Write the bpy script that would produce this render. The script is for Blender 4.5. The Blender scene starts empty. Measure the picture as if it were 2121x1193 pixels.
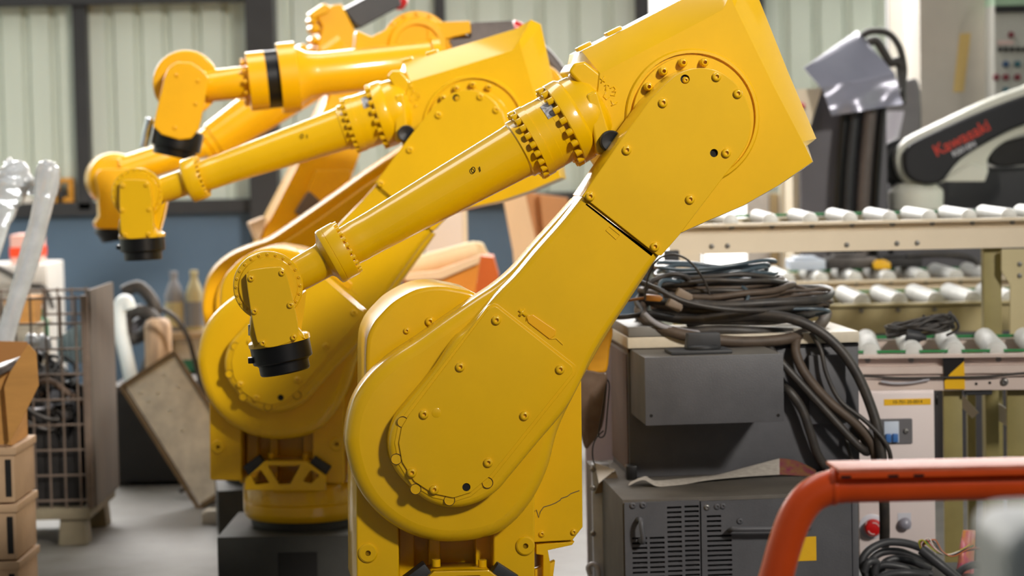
import bpy, bmesh, math, random
from mathutils import Vector, Matrix
random.seed(7)
S = bpy.context.scene
COL = S.collection
# ------------------------------------------------------------------ camera
FPX = 85/36*2121; CX, CY = 1060.5, 596.5; H = 1.6
PITCH = math.atan((596.5-300)/FPX); ROLL = math.radians(1.2)
F = Vector((0, math.cos(PITCH), -math.sin(PITCH))); U0 = Vector((0, math.sin(PITCH), math.cos(PITCH))); X0 = Vector((1, 0, 0))
RV = X0*math.cos(ROLL)-U0*math.sin(ROLL); UV = X0*math.sin(ROLL)+U0*math.cos(ROLL)
CAM = Vector((0, 0, H))
cd = bpy.data.cameras.new('camera'); cam = bpy.data.objects.new('camera', cd); COL.objects.link(cam)
cd.lens = 85; cd.sensor_width = 36; cd.clip_end = 200
M = Matrix((RV, UV, -F)).transposed().to_4x4(); M.translation = CAM; cam.matrix_world = M
cd.dof.use_dof = True; cd.dof.focus_distance = 6.4; cd.dof.aperture_fstop = 2.8
S.camera = cam
# ------------------------------------------------------------------ light and exposure
vs = S.view_settings; vs.view_transform = 'Standard'; vs.look = 'None'; vs.gamma = 1; vs.exposure = 0.0; vs.use_curve_mapping = False
W = bpy.data.worlds.new('daylight'); S.world = W; W.use_nodes = True
W.node_tree.nodes['Background'].inputs[0].default_value = (0.80, 0.90, 1.0, 1); W.node_tree.nodes['Background'].inputs[1].default_value = 0.14
def area(name, loc, target, sx, sy, power, col):
    l = bpy.data.lights.new(name, 'AREA'); l.shape = 'RECTANGLE'; l.size = sx; l.size_y = sy; l.energy = power; l.color = col
    o = bpy.data.objects.new(name, l); COL.objects.link(o); o.location = loc
    o.rotation_euler = (Vector(target)-Vector(loc)).to_track_quat('-Z', 'Y').to_euler(); return o
k_ = area('high_door_daylight', (8.8, -8.0, 10.2), (0.5, 7.5, 2.75), 1.7, 1.7, 77, (1.0, 0.94, 0.86)); k_.data.spread = math.radians(22)
area('top_reflection_fill', (-0.5, 14.75, 3.5), (-0.5, 6.0, 1.2), 10.6, 1.4, 820, (1.0, 0.97, 0.94))  # added light above the view, whitens robot tops by grazing reflection
area('roof_skylight', (-1.5, 9.8, 7.5), (-0.5, 9.0, 0.8), 8.0, 1.6, 270, (1.0, 0.97, 0.93))
# ------------------------------------------------------------------ helpers
def P(px, py, Y):
    d = F+RV*((px-CX)/FPX)-UV*((py-CY)/FPX); t = Y/d.y; return CAM+d*t
def PZ(px, py, z):
    d = F+RV*((px-CX)/FPX)-UV*((py-CY)/FPX); t = (z-H)/d.z; return CAM+d*t
def srgb(r, g, b):
    f = lambda c: (c/255/12.92) if c/255 <= .04045 else ((c/255+.055)/1.055)**2.4
    return (f(r), f(g), f(b))
MATS = {}
def mat(name, rgb, rough=.5, metal=0, spec=.5, nscale=0, namt=0, bump=0, bscale=60, coat=0, dark=None, emit=0, trans=0, alpha=1, stretch=None):
    if name in MATS: return MATS[name]
    m = bpy.data.materials.new(name); m.use_nodes = True; nt = m.node_tree; b = nt.nodes['Principled BSDF']
    c = srgb(*rgb); b.inputs['Base Color'].default_value = (*c, 1); b.inputs['Roughness'].default_value = rough
    b.inputs['Metallic'].default_value = metal; b.inputs['Specular IOR Level'].default_value = spec; b.inputs['Coat Weight'].default_value = coat
    b.inputs['Coat Roughness'].default_value = .12
    if trans: b.inputs['Transmission Weight'].default_value = trans
    if alpha < 1: b.inputs['Alpha'].default_value = alpha
    if emit: b.inputs['Emission Color'].default_value = (*c, 1); b.inputs['Emission Strength'].default_value = emit
    tc = nt.nodes.new('ShaderNodeTexCoord'); src = tc.outputs['Object']
    if stretch:
        mp = nt.nodes.new('ShaderNodeMapping'); mp.inputs['Scale'].default_value = stretch; nt.links.new(src, mp.inputs[0]); src = mp.outputs[0]
    if namt:
        n = nt.nodes.new('ShaderNodeTexNoise'); n.inputs['Scale'].default_value = nscale; n.inputs['Detail'].default_value = 6; n.inputs['Roughness'].default_value = .62
        nt.links.new(src, n.inputs['Vector'])
        r = nt.nodes.new('ShaderNodeValToRGB'); r.color_ramp.elements[0].position = .32; r.color_ramp.elements[1].position = .68
        dk = srgb(*dark) if dark else tuple(x*(1-namt) for x in c)
        r.color_ramp.elements[0].color = (*dk, 1); r.color_ramp.elements[1].color = (*c, 1)
        nt.links.new(n.outputs['Fac'], r.inputs[0]); nt.links.new(r.outputs[0], b.inputs['Base Color'])
    if bump:
        n2 = nt.nodes.new('ShaderNodeTexNoise'); n2.inputs['Scale'].default_value = bscale; n2.inputs['Detail'].default_value = 4
        nt.links.new(src, n2.inputs['Vector']); bp = nt.nodes.new('ShaderNodeBump'); bp.inputs['Strength'].default_value = bump; bp.inputs['Distance'].default_value = .004
        nt.links.new(n2.outputs['Fac'], bp.inputs['Height']); nt.links.new(bp.outputs[0], b.inputs['Normal'])
    MATS[name] = m; return m
class Frame:
    def __init__(s, O, yaw=0):
        s.O = Vector(O); s.yaw = math.radians(yaw); s.ex = Vector((math.cos(s.yaw), math.sin(s.yaw), 0)); s.n = Vector((-math.sin(s.yaw), math.cos(s.yaw), 0))
    def L(s, px, py, d=0):          # where the sight line through a pixel meets this object's own plane at depth d
        r = F+RV*((px-CX)/FPX)-UV*((py-CY)/FPX); t = ((s.O-CAM).dot(s.n)+d)/r.dot(s.n); p = CAM+r*t-s.O
        return (p.dot(s.ex), p.z)
    def l3(s, px, py, d=0):
        u, v = s.L(px, py, d); return Vector((u, d, v))
    def pts(s, L, d): return [s.L(p[0], p[1], d) for p in L]
def flatcaps(me):
    for p in me.polygons:
        if len(p.vertices) > 5: p.use_smooth = False
def mesh(name, vs_, fs, smooth=35, bev=0, seg=2):
    bm = bmesh.new(); V = [bm.verts.new(v) for v in vs_]
    for f in fs:
        try: bm.faces.new([V[i] for i in f])
        except ValueError: pass
    bmesh.ops.recalc_face_normals(bm, faces=bm.faces[:])
    if bev:
        es = [e for e in bm.edges if len(e.link_faces) == 2 and e.calc_face_angle(0) > math.radians(40)]
        bmesh.ops.bevel(bm, geom=es, offset=bev, segments=seg, profile=.6, affect='EDGES', clamp_overlap=True)
    me = bpy.data.meshes.new(name); bm.to_mesh(me); bm.free()
    if smooth:
        me.shade_smooth(); me.set_sharp_from_angle(angle=math.radians(smooth)); flatcaps(me)
    return me
def obj(name, me, m, parent=None, loc=None, rot=None):
    if m is not None and not me.materials:
        for mm in (m if isinstance(m, (list, tuple)) else [m]): me.materials.append(mm)
    o = bpy.data.objects.new(name, me); COL.objects.link(o); o.parent = parent
    if m is not None and not isinstance(m, (list, tuple)) and me.materials[0] != m:
        o.material_slots[0].link = 'OBJECT'; o.material_slots[0].material = m
    if loc is not None: o.location = loc
    if rot is not None: o.rotation_euler = rot
    return o
def tag(o, label, cat, group=None, kind=None):
    o['label'] = label; o['category'] = cat
    if group: o['group'] = group
    if kind: o['kind'] = kind
    return o
def struct(o): o['kind'] = 'structure'; return o
def thing(name, label, cat, loc=(0, 0, 0), yaw=0, group=None):
    o = bpy.data.objects.new(name, None); COL.objects.link(o); o.location = loc; o.rotation_euler = (0, 0, math.radians(yaw)); o.empty_display_size = .1
    return tag(o, label, cat, group)
def join(*parts):
    V, Fs = [], []
    for v, f in parts:
        k = len(V); V += list(v); Fs += [tuple(i+k for i in q) for q in f]
    return V, Fs
def box(x0, x1, y0, y1, z0, z1):
    v = [(x, y, z) for x in (x0, x1) for y in (y0, y1) for z in (z0, z1)]
    return v, [(0, 1, 3, 2), (4, 6, 7, 5), (0, 4, 5, 1), (2, 3, 7, 6), (0, 2, 6, 4), (1, 5, 7, 3)]
def obox(a, b, w, h, up=(0, 0, 1)):      # bar from a to b, width w sideways, height h along up
    a, b = Vector(a), Vector(b); t = (b-a).normalized(); s = t.cross(Vector(up)).normalized(); u = s.cross(t)
    v = [p+s*(w/2*i)+u*(h/2*j) for p in (a, b) for i, j in ((-1, -1), (1, -1), (1, 1), (-1, 1))]
    return v, [(0, 1, 2, 3), (7, 6, 5, 4), (0, 4, 5, 1), (1, 5, 6, 2), (2, 6, 7, 3), (3, 7, 4, 0)]
def area2(L): return sum(L[i][0]*L[(i+1) % len(L)][1]-L[(i+1) % len(L)][0]*L[i][1] for i in range(len(L)))/2
def inset(L, r):
    n = len(L); out = []
    for i in range(n):
        a, b, c = Vector(L[i-1]), Vector(L[i]), Vector(L[(i+1) % n])
        e1 = (b-a); e2 = (c-b)
        if e1.length < 1e-9 or e2.length < 1e-9: out.append(tuple(b)); continue
        e1.normalize(); e2.normalize(); n1 = Vector((-e1.y, e1.x)); n2 = Vector((-e2.y, e2.x)); m = n1+n2
        k = m.length_squared
        m = m*(2/k) if k > .5 else m
        out.append((b.x+m.x*r, b.y+m.y*r))
    return out
def slab(L, d0, d1, r=0, seg=4, rb=0, safe=True):      # outline L in (u,v), front at d0, back at d1, rounded front edge r
    if area2(L) < 0: L = L[::-1]
    loops = []
    def ok(q):
        I = inset(L, q); n = len(L)
        for i in range(n):
            j = (i+1) % n; ax_, ay = L[j][0]-L[i][0], L[j][1]-L[i][1]
            if ax_*ax_+ay*ay > 1e-14 and ax_*(I[j][0]-I[i][0])+ay*(I[j][1]-I[i][1]) < 0: return False
        return True
    while safe and r > 4e-4 and not ok(r): r *= .75
    while safe and rb > 4e-4 and not ok(rb): rb *= .75
    if r:
        for k in range(seg+1):
            a = math.pi/2*k/seg; loops.append((inset(L, r*(1-math.sin(a))), d0+r*(1-math.cos(a))))
    else: loops.append((L, d0))
    if rb:
        for k in range(seg+1):
            a = math.pi/2*k/seg; loops.append((inset(L, rb*(1-math.cos(a))), d1-rb*(1-math.sin(a))))
    else: loops.append((L, d1))
    return loft(loops)
def loft(loops):
    n = len(loops[0][0]); V = []; Fs = []
    for L, d in loops: V += [(p[0], d, p[1]) for p in L]
    for k in range(len(loops)-1):
        for i in range(n):
            j = (i+1) % n; Fs.append((k*n+i, k*n+j, (k+1)*n+j, (k+1)*n+i))
    Fs.append(tuple(range(n))[::-1]); Fs.append(tuple(range((len(loops)-1)*n, len(loops)*n)))
    return V, Fs
def cat(pts, k=6, closed=True):
    n = len(pts); out = []
    dim = len(pts[0])
    rng = range(n) if closed else range(n-1)
    for i in rng:
        g = (lambda q: pts[q % n]) if closed else (lambda q: pts[max(0, min(n-1, q))])
        p0, p1, p2, p3 = g(i-1), g(i), g(i+1), g(i+2)
        for s in range(k):
            t = s/k
            out.append(tuple(.5*(2*p1[a]+(p2[a]-p0[a])*t+(2*p0[a]-5*p1[a]+4*p2[a]-p3[a])*t*t+(3*p1[a]-p0[a]-3*p2[a]+p3[a])*t**3) for a in range(dim)))
    if not closed: out.append(tuple(pts[-1]))
    return out
def fillet(pts, r=0, k=4):
    n = len(pts); out = []
    for i in range(n):
        p = Vector(pts[i][:2]); rr = pts[i][2] if len(pts[i]) > 2 else r
        a = Vector(pts[i-1][:2])-p; b = Vector(pts[(i+1) % n][:2])-p
        if rr <= 0: out.append(tuple(p)); continue
        la, lb = a.length, b.length; a.normalize(); b.normalize()
        ang = a.angle(b)
        if ang > 3.1: out.append(tuple(p)); continue
        tl = min(rr/math.tan(ang/2), la*.48, lb*.48)
        A = p+a*tl; B = p+b*tl
        for s in range(k+1):
            t = s/k; q = A*(1-t)**2+p*(2*t*(1-t))+B*t*t; out.append((q.x, q.y))
    return out
def circ(cx, cy, r, n=32, a0=0, a1=360, ry=None):
    full = abs(a1-a0) >= 360; m = n if full else n+1
    return [(cx+r*math.cos(math.radians(a0+(a1-a0)*i/n)), cy+(ry or r)*math.sin(math.radians(a0+(a1-a0)*i/n))) for i in range(m)]
def basis(ax):
    ax = Vector(ax).normalized(); t = Vector((0, 1, 0)) if abs(ax.y) < .9 else Vector((1, 0, 0))
    a = ax.cross(t).normalized(); return ax, a, ax.cross(a)
def lathe(o, ax, prof, seg=32):
    o = Vector(o); ax, a, b = basis(ax); V = []; Fs = []; n = len(prof)
    for s, r in prof:
        for i in range(seg):
            t = 2*math.pi*i/seg; V.append(o+ax*s+(a*math.cos(t)+b*math.sin(t))*max(r, 1e-5))
    for k in range(n-1):
        for i in range(seg):
            j = (i+1) % seg; Fs.append((k*seg+i, k*seg+j, (k+1)*seg+j, (k+1)*seg+i))
    Fs.append(tuple(range(seg))); Fs.append(tuple(range((n-1)*seg, n*seg)))
    return V, Fs
def cyl(o, ax, l, r, seg=20, ch=0):
    return lathe(o, ax, [(0, r-ch), (ch, r), (l-ch, r), (l, r-ch)] if ch else [(0, r), (l, r)], seg)
def sweep(pts, r, seg=8, k=5, closed=False, rad=None):
    Q = [Vector(p) for p in (cat([tuple(p) for p in pts], k, closed) if k > 1 else pts)]; n = len(Q); V = []; Fs = []
    T = [(Q[(i+1) % n]-Q[i-1] if closed else Q[min(i+1, n-1)]-Q[max(i-1, 0)]).normalized() for i in range(n)]
    t0 = T[0]; s = t0.cross(Vector((0, 0, 1)));
    if s.length < .1: s = t0.cross(Vector((1, 0, 0)))
    s.normalize()
    for i in range(n):
        s = (s-T[i]*s.dot(T[i])).normalized(); w = T[i].cross(s); rr = r if rad is None else rad[min(len(rad)-1, int(i/n*len(rad)))]
        for j in range(seg):
            a = 2*math.pi*j/seg; V.append(Q[i]+(s*math.cos(a)+w*math.sin(a))*rr)
    for i in range(n if closed else n-1):
        i2 = (i+1) % n
        for j in range(seg):
            j2 = (j+1) % seg; Fs.append((i*seg+j, i*seg+j2, i2*seg+j2, i2*seg+j))
    if not closed: Fs.append(tuple(range(seg))); Fs.append(tuple(range((n-1)*seg, n*seg)))
    return V, Fs
def cut(o, geo):                       # carve real holes into o
    me = mesh('cutter', *geo, smooth=0); c = bpy.data.objects.new('cutter', me); COL.objects.link(c); c.parent = o.parent
    c.matrix_parent_inverse = o.matrix_parent_inverse; c.location = o.location; c.rotation_euler = o.rotation_euler
    md = o.modifiers.new('b', 'BOOLEAN'); md.operation = 'DIFFERENCE'; md.object = c; md.solver = 'EXACT'
    bpy.context.view_layer.update(); dg = bpy.context.evaluated_depsgraph_get()
    nm = bpy.data.meshes.new_from_object(o.evaluated_get(dg)); old = o.data; o.modifiers.clear(); o.data = nm; nm.name = old.name
    bpy.data.objects.remove(c); bpy.data.meshes.remove(me); bpy.data.meshes.remove(old)
    nm.shade_smooth(); nm.set_sharp_from_angle(angle=math.radians(35)); flatcaps(nm)
def copy_tree(o, parent=None, fix=None):
    c = o.copy(); COL.objects.link(c); c.parent = parent
    if fix: fix(o, c)
    for ch in [x for x in o.children]: copy_tree(ch, c, fix)
    return c
def bolt_mesh(name, r, h):             # socket head along -Y (towards the viewer side of a plate)
    return mesh(name, *lathe((0, 0, 0), (0, -1, 0), [(-.002, r*1.12), (0.0005, r*1.12), (0.0006, r), (h*.55, r), (h*.9, r*.82), (h, r*.62), (h, r*.42), (h*.35, r*.40), (h*.3, 0)], 14), smooth=50)
# ------------------------------------------------------------------ materials
YEL = mat('yellow_robot_paint', (232, 181, 0), .40, spec=.22, nscale=5, namt=.07, bump=.03, bscale=180, coat=.9)
ORA = mat('orange_robot_paint', (240, 177, 0), .38, spec=.25, nscale=5, namt=.08, coat=.7)
BLK = mat('black_anodised', (22, 21, 21), .35, metal=.3, nscale=30, namt=.3)
RUB = mat('dark_rubber', (42, 43, 46), .55, nscale=40, namt=.3)
HOL = mat('hole_dark', (10, 8, 6), .8)
PED = mat('dark_pedestal_steel', (52, 52, 48), .6, nscale=6, namt=.4, bump=.2)
STE = mat('zinc_steel', (150, 148, 144), .35, metal=.9, nscale=30, namt=.3)
CREAM = mat('cream_powder_coat', (224, 208, 182), .5, nscale=4, namt=.08)
OLIVE = mat('olive_steel', (150, 138, 84), .5, nscale=5, namt=.25)
ROLL = mat('roller_grey_plastic', (200, 200, 196), .45, nscale=20, namt=.12)
GREEN = mat('green_belt', (30, 120, 62), .5)
GREY = mat('charcoal_cabinet_paint', (84, 84, 88), .5, nscale=9, namt=.22, bump=.12, bscale=220)
GREYD = mat('dusty_charcoal_paint', (94, 88, 80), .65, nscale=6, namt=.35, bump=.1)
BEI = mat('beige_lid', (208, 198, 178), .5, nscale=14, namt=.2)
CABLE = mat('black_cable', (40, 38, 38), .5, nscale=25, namt=.4, dark=(62, 56, 50))
CABLEB = mat('blue_grey_cable', (70, 84, 94), .3, nscale=15, namt=.3)
CABLEN = mat('dusty_brown_cable', (84, 70, 58), .6, nscale=18, namt=.4)
ORP = mat('orange_rail_paint', (252, 90, 20), .34, nscale=9, namt=.14, bump=.06, bscale=90)
ORPW = mat('pale_orange_plate', (232, 132, 100), .5, nscale=16, namt=.2, dark=(214, 96, 60))  # plate tone paler and pinker than the pipe
WHI = mat('white_panel_paint', (226, 212, 208), .45, nscale=3, namt=.05)
RED = mat('red_plastic', (196, 22, 22), .3)
LGREY = mat('light_grey_plastic', (176, 174, 180), .4)
BLUE = mat('blue_plastic', (58, 108, 172), .4)
YTAPE = mat('yellow_tape', (238, 184, 14), .45, nscale=12, namt=.1)
BTAPE = mat('black_tape', (20, 18, 18), .4)
CARD = mat('cardboard', (196, 142, 74), .8, nscale=5, namt=.18, stretch=(1, 1, 6))
CARDW = mat('pale_cardboard', (226, 198, 164), .8, nscale=3, namt=.1)
PLAS = mat('clear_plastic_wrap', (236, 240, 244), .14, nscale=16, namt=.2, bump=1, bscale=22, trans=.45)
WOOD = mat('raw_plywood', (232, 200, 160), .65, nscale=3, namt=.15, stretch=(1, 1, .2))
PAPER = mat('paper', (214, 208, 200), .8, nscale=20, namt=.1)
SCRAP = mat('scrap_steel', (96, 92, 90), .45, metal=.6, nscale=12, namt=.5)
DARK = mat('dark_scrap', (40, 38, 38), .55, nscale=10, namt=.5)
WIRE = mat('rusty_cage_wire', (112, 96, 84), .6, nscale=20, namt=.35)
# ------------------------------------------------------------------ room shell
YW = 15.0
CONC = mat('concrete', (126, 124, 120), .5, nscale=1.6, namt=.3, dark=(86, 82, 76), bump=.15, bscale=40)
struct(obj('floor', mesh('floor', *box(-12, 12, -3, YW+.4, -.2, 0), smooth=0), CONC))
PANEL = mat('pale_green_corrugated_sheet', (204, 212, 200), .55, nscale=2, namt=.08, stretch=(3, 1, .15))
BLUEW = mat('slate_blue_wainscot', (84, 106, 128), .5, nscale=1.5, namt=.12)
COLM = mat('dark_steel_column', (46, 46, 48), .5, nscale=8, namt=.2)
wx = lambda px, py=200: P(px, py, YW).x
zl = P(300, 432, YW).z; zt = 4.6
xwin0, xwin1 = wx(1338), wx(1566); zwin = P(1500, 560, YW).z
wall = struct(obj('wall_back', mesh('wall_back', *join(box(-12, xwin0, YW+.05, YW+.2, 0, zt), box(xwin1, 12, YW+.05, YW+.2, 0, zt), box(xwin0, xwin1, YW+.05, YW+.2, 0, zwin), box(xwin0, xwin1, YW+.05, YW+.2, zt-.8, zt)), smooth=0), PANEL))
def sheet(x0, x1, z0, z1):              # corrugated sheet: broad pans, narrow standing ribs
    xs = [(x0, 0)]; n = max(1, round((x1-x0)/.195)); p = (x1-x0)/n
    for i in range(n):
        a = x0+i*p
        xs += [(a+p*.06, 0), (a+p*.12, .035), (a+p*.80, .035), (a+p*.86, 0), (a+p, 0)]
    V = []
    for x, d in xs: V += [(x, YW+.045-d, z0), (x, YW+.045-d, z1)]
    return V, [(2*i, 2*i+2, 2*i+3, 2*i+1) for i in range(len(xs)-1)]
edges = [-6.2, -5.2, -4.2] + [wx(q) for q in (0, 175, 350, 540, 730, 915, 1125, 1338)]
for a, b in zip(edges, edges[1:]): obj('wall_panel', mesh('wall_panel', *sheet(a, b, zl, zt), smooth=0), PANEL, wall)
edges = [wx(q) for q in (1566, 1760, 1955, 2150)]+[4.3, 5.3]
for a, b in zip(edges, edges[1:]): obj('wall_panel', mesh('wall_panel', *sheet(a, b, zl, zt), smooth=0), PANEL, wall)
obj('wainscot', mesh('wainscot', *join(box(-6.2, xwin0, YW-.03, YW+.05, 0, zl), box(xwin1, 5.3, YW-.03, YW+.05, 0, zl)), smooth=0), BLUEW, wall)
obj('ledge', mesh('ledge', *box(-6.2, xwin0, YW-.10, YW, zl-.035, zl+.05), smooth=0, bev=.006), COLM, wall)
for i, (a, b, y) in enumerate(((160, 188, .10), (520, 578, .22), (905, 926, .08), (1318, 1336, .1), (1566, 1582, .1))):
    struct(obj('trim_%d' % (i+1), mesh('trim', *box(wx(a), wx(b), YW-y, YW+.05, zl if i in (0, 2) else 0, zt), smooth=0, bev=.004), COLM))
struct(obj('trim_6', mesh('trim', *box(-6.2, wx(575), YW-.14, YW-.02, P(100, 14, YW).z, P(100, 14, YW).z+.22), smooth=0, bev=.004), COLM))
DAY = mat('daylit_frosted_glazing', (255, 252, 246), .5, emit=2.2)
w1 = struct(obj('window_1', mesh('window', *join(box(xwin0, xwin0+.03, YW-.04, YW+.12, zwin, zt-.8), box(xwin1-.03, xwin1, YW-.04, YW+.12, zwin, zt-.8), box(xwin0, xwin1, YW-.04, YW+.12, zwin, zwin+.04)), smooth=0), COLM))
for k in range(2):
    a = xwin0+(xwin1-xwin0)*k/2; obj('pane', mesh('pane', *box(a+.012, a+(xwin1-xwin0)/2-.012, YW+.06, YW+.07, zwin+.03, zt-.8), smooth=0), DAY, w1)
w2 = struct(obj('fill_band', mesh('window', *join(box(-5.9, 4.9, YW-.06, YW-.01, 2.72, 2.78), box(-5.9, 4.9, YW-.06, YW-.01, 4.22, 4.28)), smooth=0), COLM))  # unseen frame added around the fill light, above the view
for k in range(9): obj('pane', mesh('pane', *box(-5.88+k*1.2, -5.88+k*1.2+1.16, YW-.04, YW-.03, 2.78, 4.22), smooth=0), DAY, w2)  # added glowing panes out of view, brighten reflections on the tops
struct(obj('wall_left', mesh('wall_left', *box(-6.4, -6.2, 3, YW+.2, 0, zt), smooth=0), PANEL))
struct(obj('wall_right', mesh('wall_right', *box(5.3, 5.5, 6, YW+.2, 0, zt), smooth=0), PANEL))
# ------------------------------------------------------------------ yellow robots of one kind
YR = 6.65; KR = YR/FPX
o0 = P(930, 880, YR); FR = Frame((o0.x, o0.y, 0), 7)
J2 = FR.l3(930, 880, -.2); J3 = FR.l3(1447, 245, -.2); J5 = FR.l3(556, 600, -.05)
GRP = {}
def rpart(root, name, geo, m, grp, smooth=35, bev=0, seg=2, parent=None):
    o = obj(name, mesh(name, *geo, smooth=smooth, bev=bev, seg=seg), m, parent or root); 
    if parent is None: o['pose'] = grp
    return o
BOLT = bolt_mesh('bolt', .0125, .009); BOLTS = bolt_mesh('bolt_small', .0085, .007); BOLTL = bolt_mesh('socket_bolt', .0122, .024)
def bolts(parent, L, d, me=BOLT, m=None, name='bolt'):
    for p in L:
        u, v = FR.L(p[0], p[1], d); obj(name, me, m or YEL, parent, (u, d, v), (0, random.random()*3, 0))
def build_robot(name, label):
    root = thing(name, label, 'robot', FR.O, 7)
    L = FR.L
    # --- base and turret
    zb = L(930, 1338, 0)[1]; zr = L(930, 1235, 0)[1]
    cx, _ = L(962, 1200, .12); cc = (cx, .12, 0)
    R = 172*KR
    rpart(root, 'base_ring', lathe((cx, .12, zb), (0, 0, 1), [(0, R*.93), (.012, R*.98), (.03, R), (.06, R), (.063, R*.985), (.066, R), (zr-zb-.01, R), (zr-zb, R*.97)], 64), YEL, 'base')
    zp = L(930, 1205, 0)[1]
    body = FR.pts(fillet([(737, 1000), (739, 1232), (1112, 1232), (1112, 1000), (1112, 850), (740, 850)], 0), -.10)
    # side cheeks with the dark bay between them
    lug = lambda Lp, d0, d1, r: slab(FR.pts(fillet(Lp, 8), d0), d0, d1, min(r, .005), 3)
    ch = rpart(root, 'turret', lug([(737, 940), (739, 1238), (828, 1238), (826, 1105), (822, 940)], -.115, .30, .008), YEL, 'base')
    c2 = rpart(root, 'turret_cheek', lug([(1022, 940), (1022, 1238), (1108, 1238), (1107, 940)], -.115, .30, .008), YEL, 'base')
    rpart(root, 'turret_core', lug([(800, 900), (800, 1240), (1060, 1240), (1060, 900)], .02, .28, 0), YEL, 'base')
    for a, b in ((826, 858), (888, 912), (985, 1022)):
        rpart(root, 'turret_rib', lug([(a, 1010), (a, 1236), (b, 1236), (b, 1010)], -.02-.02*(a > 900), .06, .004), YEL, 'base')
    for o, q in ((ch, (762, 1145)), (c2, (1088, 1130))):
        u, v = L(q[0], q[1], -.115)
        bs = rpart(root, 'boss', lathe((u, -.110, v), (0, -1, 0), [(0, .026), (.010, .026), (.013, .022), (.013, .0075), (-.02, .007), (-.02, 0)], 32), YEL, 'base', parent=o)
        hp = rpart(root, 'bore', cyl((u, -.10, v), (0, -1, 0), .015, .0078, 18), HOL, 'base', parent=o)
    # round motor housing behind the arm
    face = [(757, 1000), (757, 740), (760, 701), (772, 672), (788, 652), (812, 628), (842, 609), (868, 598), (896, 593), (920, 593), (939, 596), (965, 601), (987, 609), (1030, 640), (1070, 700), (1100, 790), (1105, 1000)]
    hs = rpart(root, 'motor_housing', slab(FR.pts(cat(face[1:16], 4, False)+[face[16], face[0]], -.05), -.05, .33, .012, 4, .02, False), YEL, 'base', smooth=40)
    bolts(hs, [(890, 666), (975, 645)], -.05); bolts(hs, [(842, 685)], -.05, BOLTS)
    # rear plate right of the arm
    rp = rpart(root, 'side_plate', slab(FR.pts(fillet([(1030, 700), (1030, 1128), (1186, 1119), (1207, 1092), (1204, 760), (1190, 700)], 3), -.06), -.06, .22, .004, 2), YEL, 'base')
    bolts(rp, [(1122, 1106), (1188, 1102)], -.06, BOLTS)
    sh = rpart(root, 'shelf_bracket', slab(FR.pts([(1111, 1128), (1111, 1148), (1125, 1150), (1125, 1240), (1136, 1240), (1140, 1170), (1135, 1140), (1185, 1129), (1190, 1122)], -.06), -.06, .20, .002, 2), YEL, 'base')
    gp = rpart(root, 'gusset', slab(FR.pts([(1108, 1180), (1150, 1162), (1140, 1240), (1108, 1240)], -.03), -.03, .0, .002, 2), YEL, 'base')
    crack = [(1104, 1083), (1106, 1060), (1111, 1056), (1116, 1072), (1119, 1060), (1126, 1050), (1140, 1046), (1150, 1042), (1160, 1036), (1163, 1032), (1175, 1028), (1183, 1022), (1200, 1016)]
    rpart(root, 'filler_seam', sweep([FR.l3(x, y, -.061) for x, y in crack], .0011, 5, 1), GREYD, 'base', parent=rp)
    # stopper bracket with three windows, below the arm
    R2 = lambda x, y: (930+(x-567)/.768, 880+(y-727)/.768)
    br = rpart(root, 'stopper_bracket', slab(FR.pts(fillet([R2(*q) for q in ((500, 1023), (502, 999), (543, 960), (630, 958), (671, 988), (671, 1019))], 4), -.17), -.17, -.145, .003, 2), YEL, 'base')
    wins = [[(513, 990), (534, 977), (554, 1006), (523, 1011)], [(548, 968), (619, 966), (597, 1007), (573, 1009)], [(623, 1001), (640, 976), (660, 987), (641, 1005)]]
    cut(br, join(*[slab(FR.pts(fillet([R2(*q) for q in w], 4), -.17), -.2, -.1) for w in wins]))
    rpart(root, 'bracket_shelf', slab(FR.pts([R2(*q) for q in ((503, 1000), (543, 961), (630, 959), (670, 989), (670, 997), (630, 968), (543, 970), (505, 1006))], -.145), -.146, .0, 0), YEL, 'base')
    for q, a in (((517, 968), 35), ((655, 966), -35)):
        x, z = L(*R2(*q), -.13)
        st = rpart(root, 'rubber_stop', box(-.036, .036, -.03, .03, -.02, .02), RUB, 'base', bev=.004)
        st.location = (x, -.12, z); st.rotation_euler = (0, math.radians(-a), 0); st['own'] = 1
        w = rpart(root, 'screw', cyl((x+(.055 if a > 0 else -.055), -.09, z+.018), (0, 0, 1), .02, .012, 12), YEL, 'base', smooth=40)
    # --- lower arm (link): broad hub casting behind, arm and boss in front
    outer = [(1188, 412), (1150, 455), (1100, 510), (1060, 556), (1020, 590), (982, 615), (922, 656), (863, 698), (806, 736), (757, 782), (728, 830), (715, 884), (716, 930), (740, 1006), (788, 1066), (858, 1107), (939, 1119), (1030, 1100), (1090, 1046), (1130, 970), (1154, 884), (1194, 800), (1225, 742), (1255, 690), (1290, 636), (1330, 575), (1352, 540)]
    oc = cat(outer, 5, False)
    rpart(root, 'lower_arm', slab(FR.pts(oc, -.15), -.205, -.075, .036, 6, .02, False), YEL, 'link', smooth=50)
    front = [(1207, 404), (1160, 462), (1110, 518), (1068, 568), (1032, 604), (1000, 640), (965, 680), (939, 703), (896, 766), (847, 825), (815, 868), (803, 916), (814, 965), (844, 1003), (885, 1036), (933, 1049), (982, 1041), (1025, 1017), (1057, 981), (1111, 916), (1165, 852), (1194, 803), (1222, 742), (1252, 690), (1288, 636), (1328, 575), (1364, 527)]
    arm = rpart(root, 'arm_face', slab(FR.pts(cat(front, 5, False), -.24), -.27, -.10, .018, 5, 0, False), YEL, 'link', smooth=50)
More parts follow.
